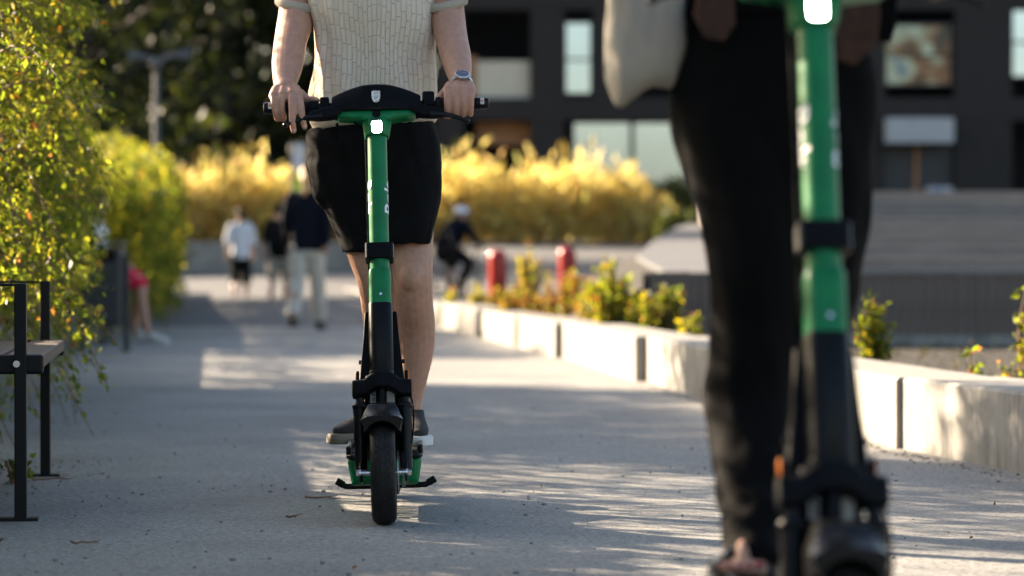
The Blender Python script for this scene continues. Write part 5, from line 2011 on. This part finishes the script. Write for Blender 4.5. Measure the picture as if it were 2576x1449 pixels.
for fx, fy, a in ((0.385, 4.755, R(-4)), (0.47, 5.12, R(-10))):
    m = Matrix.Translation((fx, fy, 0.183)) @ Matrix.Rotation(a, 4, 'Z')
    mb = MB()
    mb.loft([[(x * g, y, z_) for x, y in [(0.03, 0.07), (0.034, 0.0), (0.042, -0.1), (0.044, -0.15), (0.03, -0.185), (-0.01, -0.185), (-0.045, -0.155), (-0.046, -0.1), (-0.036, 0.0), (-0.03, 0.07)]] for z_, g in ((0.0, 0.97), (0.005, 1.0), (0.008, 0.97))])
    mb.xf(m)
    sd = mb.build('sandal', M['shoe_dark'], r2, origin=b2)
    mb = MB()
    mb.tube([(0.045, -0.12, 0.02), (0.02, -0.115, 0.046), (-0.02, -0.112, 0.044), (-0.046, -0.11, 0.01)], [(0.006, 0.012)] * 4, 8, sub=4)
    mb.tube([(0.04, -0.06, 0.02), (0.015, -0.07, 0.06), (-0.02, -0.07, 0.058), (-0.04, -0.06, 0.01)], [(0.006, 0.012)] * 4, 8, sub=4)
    mb.xf(m)
    mb.build('strap', M['shoe_dark'], sd, origin=b2)
    mb = MB()
    for k in range(7):
        x = -0.042 + 0.014 * k
        mb.ell((x, -0.117, 0.05 - 0.022 * (x / 0.045) ** 2), (0.0055, 0.0055, 0.0045), 8)
    mb.xf(m)
    mb.build('bead_trim', M['steel'], sd, origin=b2)
tr_ = MB()
tr_.hloft([(0.452, 4.9, 1.2, 0.125, 0.095), (0.452, 4.9, 1.12, 0.15, 0.11), (0.452, 4.9, 1.04, 0.175, 0.125), (0.452, 4.9, 0.97, 0.180, 0.13), (0.455, 4.9, 0.90, 0.172, 0.125), (0.458, 4.9, 0.84, 0.15, 0.11)], 28, p=2.3, sub=3)
tr_.hloft([(0.372, 4.9, 0.97, 0.1, 0.122), (0.390, 4.88, 0.877, 0.097, 0.116), (0.405, 4.86, 0.77, 0.086, 0.1), (0.412, 4.85, 0.675, 0.079, 0.092), (0.415, 4.87, 0.60, 0.077, 0.09), (0.414, 4.88, 0.538, 0.078, 0.09), (0.408, 4.89, 0.47, 0.08, 0.092), (0.407, 4.84, 0.40, 0.073, 0.088), (0.404, 4.79, 0.335, 0.064, 0.083), (0.399, 4.735, 0.275, 0.054, 0.086), (0.395, 4.70, 0.212, 0.05, 0.09)], 26, sub=3)
tr_.hloft([(0.53, 4.9, 0.97, 0.1, 0.122), (0.532, 4.9, 0.877, 0.092, 0.116), (0.532, 4.9, 0.77, 0.086, 0.1), (0.522, 4.9, 0.675, 0.078, 0.092), (0.511, 4.94, 0.58, 0.074, 0.09), (0.5, 4.98, 0.47, 0.075, 0.092), (0.485, 5.02, 0.36, 0.07, 0.088), (0.47, 5.05, 0.25, 0.062, 0.08)], 26, sub=3)


def tr_disp(p, n_):
    v = 0.006 * nz(p, 8, 2) + 0.006 * noise.noise(Vector((p.x * 24 + p.z * 7, p.y * 20, p.z * 4)))
    if p.z < 0.5:
        v += 0.007 * noise.noise(Vector((p.x * 26, p.y * 20 + p.z * 16, p.z * 10))) * (0.5 - p.z) * 4
    return v


blob('trousers', tr_, 0.009, M['trousers'], r2, origin=b2, smooth=3, disp=tr_disp)
tp = MB()
tp.hloft([(0.455, 4.9, 1.115, 0.172, 0.122), (0.455, 4.9, 1.2, 0.152, 0.112), (0.455, 4.895, 1.32, 0.155, 0.115), (0.455, 4.89, 1.42, 0.17, 0.115), (0.455, 4.89, 1.5, 0.14, 0.085), (0.455, 4.885, 1.56, 0.065, 0.06)], 26, p=2.3, sub=3)
for s in (-1, 1):
    c = 0.468
    tp.tube([(c + s * 0.12, 4.9, 1.49), (c + s * 0.17, 4.9, 1.44), (c + s * 0.225, 4.83, 1.3), (c + s * 0.242, 4.70, 1.215)], [0.055, 0.06, 0.052, 0.043], 14, sub=4)
blob('jacket', tp, 0.011, M['trousers'], r2, origin=b2, smooth=3, disp=lambda p, n_: 0.006 * nz(p, 11))
# brown printed shirt tails and a black jacket corner below the waist
for nm, mm, pts, y in (('shirt_tail', M['brown_cloth'], [(2098, -60), (2140, -60), (2215, 20), (2205, 110), (2150, 165), (2108, 150)], 4.74), ('shirt_tail', M['brown_cloth'], [(1755, -20), (1845, -30), (1850, 60), (1820, 105), (1775, 95), (1745, 40)], 4.755), ('jacket_tail', M['trousers'], [(2170, -60), (2262, -60), (2252, 70), (2235, 108), (2190, 100)], 4.79)):
    mb = MB()
    w2 = [at(a, b, y) for a, b in pts]
    fr_ = [v + Vector((0, -0.004 + 0.01 * math.sin(i * 1.7), 0)) for i, v in enumerate(w2)]
    mb.loft([fr_, [v + Vector((0, 0.012, 0)) for v in fr_]])
    mb.build(nm, mm, r2, origin=b2, smooth=60, bevel=0.003)
# tote bag on her shoulder
tb0 = at(1600, 276, 4.9)
tb = thing('tote_bag', 'cream canvas tote bag hanging beside the person in black', 'bag', tb0)
bg_ = MB()
out2 = [(1550, -330), (1530, -60), (1521, 60), (1519, 150), (1524, 205), (1537, 245), (1556, 272), (1566, 268), (1592, 240), (1625, 226), (1672, 223), (1705, 224), (1725, 150), (1735, -60), (1735, -330)]
cen = at(1635, 60, 4.9)
rings = []
for g, dy in ((0.55, -0.062), (0.8, -0.052), (0.93, -0.034), (0.985, -0.012), (1.0, 0.0), (0.985, 0.02), (0.9, 0.05), (0.55, 0.075)):
    rings.append([Vector((cen.x + (v.x - cen.x) * g, 4.9 + dy, cen.z + (v.z - cen.z) * g)) for v in (at(a, b, 4.9) for a, b in out2)])
bg_.loft(rings)
blob('bag_body', bg_, 0.007, M['canvas'], tb, origin=tb0, smooth=3, disp=lambda p, n_: 0.012 * noise.noise(Vector((p.x * 22 + p.z * 9, p.y * 10, p.z * 7))) + 0.005 * noise.noise(Vector((p.x * 60, p.y * 20, p.z * 16))))
for y in (4.86, 4.94):
    mb = MB()
    tz = at(0, -320, 4.9).z
    mb.tube([(0.19, y, tz - 0.02), (0.22, y, tz + 0.06), (0.265, 4.9, 1.50), (0.29, 4.9, 1.545), (0.3, 4.93, 1.5), (0.26, 4.95, tz + 0.05), (0.27, y, tz - 0.02)], [(0.012, 0.0022)] * 7, 8, sub=4)
    mb.build('strap', M['canvas'], tb, origin=tb0)


# ---- people in the distance
def walker(label, px, feet_d, height, yaw, top, legs, hair, style='short', bare=0.0, stride=0.2, sleeve=0.5, pack=None, skirt=False, swing=0.2, shoes='shoe_dark', topflare=1.0, skin='skin_tan', z0=0.0):
    k = height / 1.78
    x0 = (px - 1288) / F_PX * feet_d
    base = Vector((x0, feet_d, z0))
    t = thing('person', label, 'person', base)
    M_ = Matrix.Translation(base) @ Matrix.Rotation(yaw, 4, 'Z') @ Matrix.Scale(k, 4)   # local faces -y

    def X(mb):
        return mb.xf(M_)
    fy = {-1: -stride, 1: stride}
    leg = {}
    for s in (-1, 1):
        leg[s] = [(s * 0.09, 0.0, 0.93), (s * 0.095, fy[s] * 0.35 - 0.03, 0.5), (s * 0.09, fy[s] * 0.9 + (0.1 if s > 0 else 0), 0.09 + (0.04 if s > 0 else 0))]
    bd = MB()
    for s in (-1, 1):
        a, b, c = leg[s]
        bd.tube([a, b, ((b[0] + c[0]) / 2, (b[1] + c[1]) / 2 + 0.03, (b[2] + c[2]) / 2 + 0.03), c], [0.085, 0.053, 0.052, 0.034], 12, ball=True, sub=3)
        bd.tube([(s * 0.18, 0.0, 1.44), (s * 0.235, 0.02 + s * swing * 0.2, 1.17), (s * 0.225, -0.05 + s * swing, 0.94), (s * 0.22, -0.07 + s * swing, 0.86)], [0.048, 0.04, 0.028, 0.035], 12, ball=True, sub=3)
    bd.hloft([(0, 0, 0.92, 0.14, 0.1), (0, 0, 1.2, 0.13, 0.09), (0, 0, 1.42, 0.16, 0.09), (0, 0, 1.5, 0.08, 0.06)], 16)
    X(bd)
    hmx = head_parts(bd, M_ @ Vector((0, -0.01, 1.66)), yaw, k)
    blob('body', bd, 0.013, M[skin], t, origin=base, smooth=2)
    if hair:
        head_extras(t, hmx, base, M[hair], style)
    mb = MB()
    mb.hloft([(0, 0, 0.86, 0.175 * topflare, 0.125), (0, 0, 1.0, 0.168 * topflare, 0.12), (0, 0, 1.2, 0.16, 0.115), (0, 0, 1.38, 0.19, 0.115), (0, 0, 1.47, 0.15, 0.09), (0, 0, 1.52, 0.07, 0.06)], 20, p=2.3, sub=2)
    for s in (-1, 1):
        e = sleeve
        mb.tube([(s * 0.13, 0, 1.46), (s * 0.185, 0, 1.42), (s * (0.185 + 0.05 * min(1, e * 2)), 0.02 + s * swing * 0.2, 1.42 - 0.26 * min(1, e * 2))] + ([(s * 0.228, -0.05 + s * swing, 0.94)] if e > 0.6 else []), [0.06, 0.066, 0.06] + ([0.042] if e > 0.6 else []), 14, ball=True, sub=2)
    X(mb)
    blob('top', mb, 0.014, M[top], t, origin=base, smooth=2, disp=lambda p, n_: 0.008 * nz(p, 9))
    mb = MB()
    if skirt:
        mb.hloft([(0, 0, 0.98, 0.15, 0.11), (0, 0, 0.85, 0.18, 0.14), (0, 0.0, 0.6, 0.19, 0.17), (0.0, 0.02, bare, 0.2, 0.2)], 20, sub=2)
    else:
        mb.hloft([(0, 0, 1.0, 0.15, 0.11), (0, 0, 0.9, 0.172, 0.125), (0, 0, 0.8, 0.15, 0.11)], 18, sub=2)
        for s in (-1, 1):
            a, b, c = [Vector(v) for v in leg[s]]
            pts, rr = [a, a.lerp(b, 0.5), b], [0.105, 0.098, 0.085]
            if bare > 0.3:
                pts, rr = [a, a.lerp(b, 0.5), a.lerp(b, (0.93 - bare) / 0.43)], [0.105, 0.1, 0.095]
            else:
                pts += [b.lerp(c, 0.5), c + Vector((0, 0, 0.02))]
                rr += [0.085, 0.08]
            mb.tube(pts, rr, 14, sub=3)
    X(mb)
    blob('skirt' if skirt else ('shorts' if bare > 0.3 else 'trousers'), mb, 0.014, M[legs], t, origin=base, smooth=2, disp=lambda p, n_: 0.008 * nz(p, 8))
    for s in (-1, 1):
        c = leg[s][2]
        hz = 0.0 if s < 0 else 0.04
        shoe(t, M_ @ Vector((c[0], c[1] + 0.07, hz)), yaw, M[shoes], M[shoes], base, 0.27 * k)
    if pack:
        mb = MB()
        mb.hloft([(0, 0.2, 0.98, 0.13, 0.07), (0, 0.21, 1.05, 0.15, 0.09), (0, 0.2, 1.25, 0.15, 0.09), (0, 0.17, 1.42, 0.12, 0.06), (0, 0.15, 1.46, 0.09, 0.04)], 18, p=3, sub=2)
        X(mb)
        blob('backpack', mb, 0.014, M[pack], t, origin=base, smooth=2)
    return t


walker('person with fair hair, navy jacket and pale trousers walking away', 772, 32.0, 1.84, R(172), 'cloth_navy', 'cloth_beige', 'hair_blond', 'tail', stride=0.26, sleeve=1.0, topflare=1.12, swing=-0.14, shoes='shoe_dark')
walker('person in black top with backpack and bare legs walking away', 702, 47.0, 1.78, R(176), 'cloth_black', 'cloth_khaki', 'hair_dark', 'short', bare=0.52, stride=0.24, pack='cloth_black', swing=0.12, shoes='shoe_white')
walker('person in white shirt and black shorts walking away', 605, 52.0, 1.80, R(182), 'cloth_white', 'cloth_black', 'hair_dark', 'short', bare=0.42, stride=0.24, swing=0.14, shoes='shoe_dark')

# seated person on the far bench
b3 = Vector((-3.85, 26.45, 0))
p3 = thing('person', 'person in red shorts seated behind the litter bin', 'person', b3)
bd = MB()
bd.tube([(-3.9, 26.5, 0.56), (-3.66, 26.45, 0.59), (-3.47, 26.4, 0.575), (-3.43, 26.35, 0.38), (-3.37, 26.25, 0.12)], [0.09, 0.075, 0.055, 0.052, 0.036], 12, ball=True, sub=4)
bd.tube([(-3.9, 26.75, 0.56), (-3.66, 26.8, 0.58), (-3.48, 26.8, 0.56), (-3.52, 26.78, 0.35), (-3.55, 26.75, 0.12)], [0.09, 0.075, 0.055, 0.052, 0.036], 12, ball=True, sub=4)
bd.tube([(-3.92, 26.62, 0.56), (-3.97, 26.62, 0.85), (-3.93, 26.62, 1.08)], [0.13, 0.12, 0.12], 14, ball=True, sub=3)
for s in (-1, 1):
    bd.tube([(-3.92, 26.62 + s * 0.17, 1.06), (-3.85, 26.62 + s * 0.22, 0.85), (-3.66, 26.62 + s * 0.17, 0.72), (-3.58, 26.62 + s * 0.14, 0.70)], [0.045, 0.038, 0.028, 0.032], 12, ball=True, sub=3)
hm3 = head_parts(bd, Vector((-3.88, 26.62, 1.30)), R(90), 1.0)
blob('body', bd, 0.013, M['skin_tan'], p3, origin=b3, smooth=2)
head_extras(p3, hm3, b3, M['hair_dark'])
mb = MB()
mb.tube([(-3.92, 26.62, 0.6), (-3.98, 26.62, 0.85), (-3.935, 26.62, 1.06), (-3.93, 26.62, 1.13)], [0.155, 0.15, 0.155, 0.09], 16, ball=True, sub=3)
mb.tube([(-3.72, 26.47, 0.675), (-3.85, 26.5, 0.68)], [0.07, 0.1], 12, ball=True)
for s in (-1, 1):
    mb.tube([(-3.92, 26.62 + s * 0.15, 1.06), (-3.85, 26.62 + s * 0.22, 0.87)], [0.066, 0.058], 12, ball=True)
blob('shirt', mb, 0.014, M['cloth_white'], p3, origin=b3, smooth=2)
mb = MB()
mb.tube([(-3.92, 26.5, 0.56), (-3.66, 26.45, 0.60), (-3.49, 26.41, 0.585)], [0.12, 0.105, 0.095], 14, sub=3)
mb.tube([(-3.92, 26.75, 0.56), (-3.66, 26.8, 0.59), (-3.5, 26.8, 0.57)], [0.12, 0.105, 0.095], 14, sub=3)
mb.tube([(-3.9, 26.45, 0.55), (-3.9, 26.8, 0.55)], 0.12, 14, ball=True)
mb.tube([(-3.47, 26.4, 0.60), (-3.46, 26.39, 0.52)], [0.09, 0.085], 14, sub=1)
blob('shorts', mb, 0.014, M['cloth_red'], p3, origin=b3, smooth=2)
shoe(p3, Vector((-3.385, 26.31, 0.005)), R(52), M['shoe_white'], M['shoe_white'], b3, 0.29)
shoe(p3, Vector((-3.57, 26.8, 0.005)), R(70), M['shoe_white'], M['shoe_white'], b3, 0.29)

# cyclist beyond the low wall
cb = at(1148, 676, 44.0)
bk0 = Vector((cb.x, 44.0, 0.02))
bk = thing('bicycle', 'dark bicycle under the person with the white helmet', 'bicycle', bk0)
bm_ = MB()
for y, nm in ((-0.5, 'wheel'), (0.5, 'wheel')):
    mb = MB()
    mb.loft([[(0.02 * math.cos(q), y + (0.33 + 0.02 * math.sin(q)) * math.cos(a), 0.35 + (0.33 + 0.02 * math.sin(q)) * math.sin(a)) for q in [2 * math.pi * j / 8 for j in range(8)]] for a in [2 * math.pi * k / 36 for k in range(37)]], cap=False)
    for k in range(12):
        a = R(30 * k)
        mb.tube([(0, y, 0.35), (0, y + 0.32 * math.cos(a), 0.35 + 0.32 * math.sin(a))], 0.004, 4)
    mb.build(nm, M['rubber'], bk)
mb = MB()
for a, b in (((0, -0.5, 0.35), (0, -0.38, 0.85)), ((0, -0.38, 0.8), (0, 0.1, 0.3)), ((0, -0.38, 0.82), (0, 0.2, 0.8)), ((0, 0.1, 0.3), (0, 0.22, 0.9)), ((0, 0.1, 0.3), (0, 0.5, 0.35)), ((0, 0.2, 0.78), (0, 0.5, 0.35))):
    mb.tube([a, b], 0.018, 8)
mb.build('frame', M['bench_metal'], bk)
mb = MB()
mb.tube([(-0.28, -0.3, 0.98), (-0.1, -0.42, 0.98), (0.1, -0.42, 0.98), (0.28, -0.3, 0.98)], 0.012, 8, sub=3)
mb.tube([(0, -0.42, 0.98), (0, -0.38, 0.82)], 0.015, 8)
mb.build('handlebar', M['bench_metal'], bk)
mb = MB()
mb.ell((0, 0.24, 0.92), (0.08, 0.13, 0.035))
mb.build('saddle', M['rubber'], bk)
p4 = thing('person', 'person with white helmet and dark jacket bent over a bicycle', 'person', bk0, (0, 0, R(48)))
bk.rotation_euler = (0, 0, R(48))
b4 = bk0
Mx = Matrix.Translation(bk0)
bd = MB()
for s in (-1, 1):
    bd.tube([(s * 0.09, 0.2, 0.96), (s * 0.12, -0.15, 0.85 - s * 0.08), (s * 0.1, 0.05, 0.45 - s * 0.12), (s * 0.1, 0.05, 0.38 - s * 0.12)], [0.08, 0.056, 0.045, 0.036], 12, ball=True, sub=3)
    bd.tube([(s * 0.17, -0.05, 1.32), (s * 0.26, -0.15, 1.15), (s * 0.25, -0.3, 1.02)], [0.046, 0.04, 0.032], 12, ball=True, sub=3)
bd.tube([(0, 0.2, 0.97), (0, 0.1, 1.15), (0, -0.05, 1.35)], [0.12, 0.12, 0.12], 14, ball=True, sub=3)
bd.xf(Mx)
hm4 = head_parts(bd, bk0 + Vector((0, -0.12, 1.49)), 0.2, 1.0)
blob('body', bd, 0.013, M['skin_tan'], p4, origin=b4, smooth=2)
head_extras(p4, hm4, b4, M['hair_dark'])
mb = MB()
mb.tube([(0, 0.24, 0.93), (0, 0.14, 1.15), (0, -0.05, 1.33)], [(0.19, 0.17), (0.21, 0.18), (0.19, 0.15)], 16, ball=True, sub=3)
for s in (-1, 1):
    mb.tube([(s * 0.15, -0.05, 1.34), (s * 0.26, -0.15, 1.15), (s * 0.25, -0.28, 1.03)], [0.07, 0.055, 0.045], 12, ball=True, sub=3)
mb.xf(Mx)
blob('jacket', mb, 0.014, M['cloth_navy'], p4, origin=b4, smooth=2)
mb = MB()
for s in (-1, 1):
    mb.tube([(s * 0.09, 0.2, 0.96), (s * 0.12, -0.15, 0.85 - s * 0.08), (s * 0.11, -0.02, 0.62 - s * 0.1)], [0.11, 0.085, 0.07], 12, ball=True, sub=3)
mb.xf(Mx)
blob('trousers', mb, 0.014, M['cloth_black'], p4, origin=b4, smooth=2)
mb = MB()
mb.ell((0, -0.1, 1.565), (0.095, 0.13, 0.075))
mb.ell((0, -0.15, 1.56), (0.085, 0.11, 0.05))
mb.xf(Mx)
blob('helmet', mb, 0.012, M['cloth_white'], p4, origin=b4, smooth=2)
for s in (-1, 1):
    shoe(p4, bk0 + Vector((s * 0.1, 0.12, 0.30 - s * 0.12)), 0, M['shoe_dark'], M['shoe_dark'], b4, 0.27)

# ------------------------------------------------------------------ unseen trees added up-sun to shade path, wall and ramp
def shade_tree(label, gx, gd, h, rx, seed, n=5200, leaf=0.3, tall=None, clear=0.25):
    """stands up-sun of the ground point (gx, gd) so that its crown shades that stretch"""
    t = (h * (0.5 + 0.5 * clear) + 0.9) / math.tan(SUN_EL)
    return tree(label, gx + SUN_H.x * t, gd + SUN_H.y * t, 0.9, h, rx, n, leaf, seed, clear=clear)


shade_tree('large unseen shade tree added left of the ramp', -3.0, 67.0, 14, 5.0, 90, n=7000, leaf=0.4)

shade_tree('slim unseen shade tree added behind the bench', 3.2, 8.4, 5.0, 1.0, 91, n=2600, leaf=0.12, clear=0.45)
shade_tree('slim unseen shade tree added behind the hanging shrubs', 2.3, 14.5, 5.0, 0.9, 92, n=2600, leaf=0.12, clear=0.45)

shade_tree('broad unseen tree added to shade the ramp and the steps', 7.0, 40.0, 10, 3.5, 93, n=6000, leaf=0.3)

# ------------------------------------------------------------------ low planting between the concrete wall and the timber wall
r = np.random.default_rng(70)
n = 2500
d = r.uniform(8, 24.7, n)
lw = np.array([low_x(q) for q in d])
x = lw + 0.5 + r.uniform(0, 1, n) ** 1.3 * 4.5
hh = np.array([0.05 + 0.10 * max(0, noise.noise(Vector((a * 1.3, b * 0.9, 2)))) for a, b in zip(x, d)])
p = np.stack([x, d, 0.008 + hh * r.uniform(0, 1, n)], 1)
gc = leaf_mesh('ground_cover', p, r.uniform(0.03, 0.06, n), leaf_cols(n, [(0.03, 0.035, 0.01), (0.05, 0.05, 0.015), (0.06, 0.035, 0.018), (0.09, 0.08, 0.018)], (3, 2, 1.5, 0.5), 0.3, 12), M['leaf_far'], None, asp=0.5, seed=70)
tag(gc, 'low mixed ground cover behind the concrete wall', 'ground cover', kind='stuff')

# ------------------------------------------------------------------ litter on the path
def twig_thing(label, px, py, ln, ang, seed):
    D = CAM_H * F_PX / (py - 676)
    c = at(px, py, D)
    t = tag(None, None) if False else None
    r = random.Random(seed)
    mb = MB()
    d = Vector((math.cos(ang), math.sin(ang), 0))
    n_ = Vector((-d.y, d.x, 0))
    pts = [Vector((0, 0, 0.005)) + d * (ln * (k / 5 - 0.5)) + n_ * r.uniform(-0.006, 0.006) + Vector((0, 0, r.uniform(0, 0.005))) for k in range(6)]
    mb.tube(pts, [0.003, 0.0028, 0.0026, 0.0023, 0.002, 0.0012], 6, sub=2)
    mb.tube([pts[3], pts[3] + d * 0.03 + n_ * 0.02 + Vector((0, 0, 0.004))], [0.0018, 0.001], 5)
    o = mb.build('twig', M['twig'])
    o.location = (c.x, D, 0)
    return tag(o, label, 'twig', group='fallen twigs on the path')


twig_thing('longest thin twig lying left of the front wheel', 812, 1258, 0.11, R(-12), 1)
twig_thing('short twig lying on the shaded path at lower left', 212, 1372, 0.07, R(4), 2)
twig_thing('tiny brown twig lying between bench and scooter', 732, 1306, 0.03, R(8), 3)
twig_thing('bent twig at the foot of the far bench leg', 130, 1210, 0.13, R(14), 4)

r = np.random.default_rng(77)
n = 900
d = r.uniform(5.8, 14, n)
lx_ = np.array([wall_x(q) for q in d])
rx_ = np.array([low_x(q) for q in d])
edge = r.uniform(0, 1, n)
e2 = np.where(r.uniform(0, 1, n) < 0.6, np.where(edge < 0.6, edge ** 3, 1 - (1 - edge) ** 3 * 0.3), edge)
x = lx_ + 0.1 + (rx_ - lx_ - 0.14) * e2
p = np.stack([x, d, np.full(n, 0.004)], 1)
c = leaf_cols(n, [(0.07, 0.045, 0.025), (0.14, 0.08, 0.03), (0.05, 0.05, 0.045), (0.2, 0.09, 0.03)], (3, 2, 3, 0.7), 0.3, 3)
dirs = np.tile(np.array([0, 0, 0.05]), (n, 1))
lo = leaf_mesh('leaf_litter', p, r.uniform(0.006, 0.016, n), c, M['leaf_far'], None, asp=0.5, fold=0.1, seed=9)
for v in ():
    pass
tag(lo, 'dry leaf litter and crumbs scattered over the path', 'leaf litter', kind='stuff')
# pebbles and grit gathered along the foot of the concrete wall and around the bench
mb = MB()
rp = random.Random(5)
for k in range(420):
    if rp.random() < 0.55:
        dd = rp.uniform(7.5, 17)
        xx = low_x(dd) - 0.06 - abs(rp.gauss(0, 0.05))
    elif rp.random() < 0.5:
        dd = rp.uniform(8.6, 10.4)
        xx = -1.62 + rp.gauss(0, 0.14)
    else:
        dd = rp.uniform(6.2, 10)
        xx = rp.uniform(-1.3, 1.4)
    s = rp.uniform(0.0025, 0.007)
    mb.ell((xx, dd, s * 0.5), (s * rp.uniform(0.8, 1.4), s * rp.uniform(0.8, 1.4), s * 0.7), 5)
go = mb.build('grit', M['concrete'])
tag(go, 'small pebbles and grit along the foot of the wall', 'grit', kind='stuff')

# weed at the far bench leg
shrub_o = shrub('small green weed growing at the foot of the bench', 30, 1168, 1215, 9.1, 60, 40, 0.03, 33, [(0.07, 0.12, 0.02), (0.1, 0.14, 0.03)], (1, 1), name='weed', ns=3)
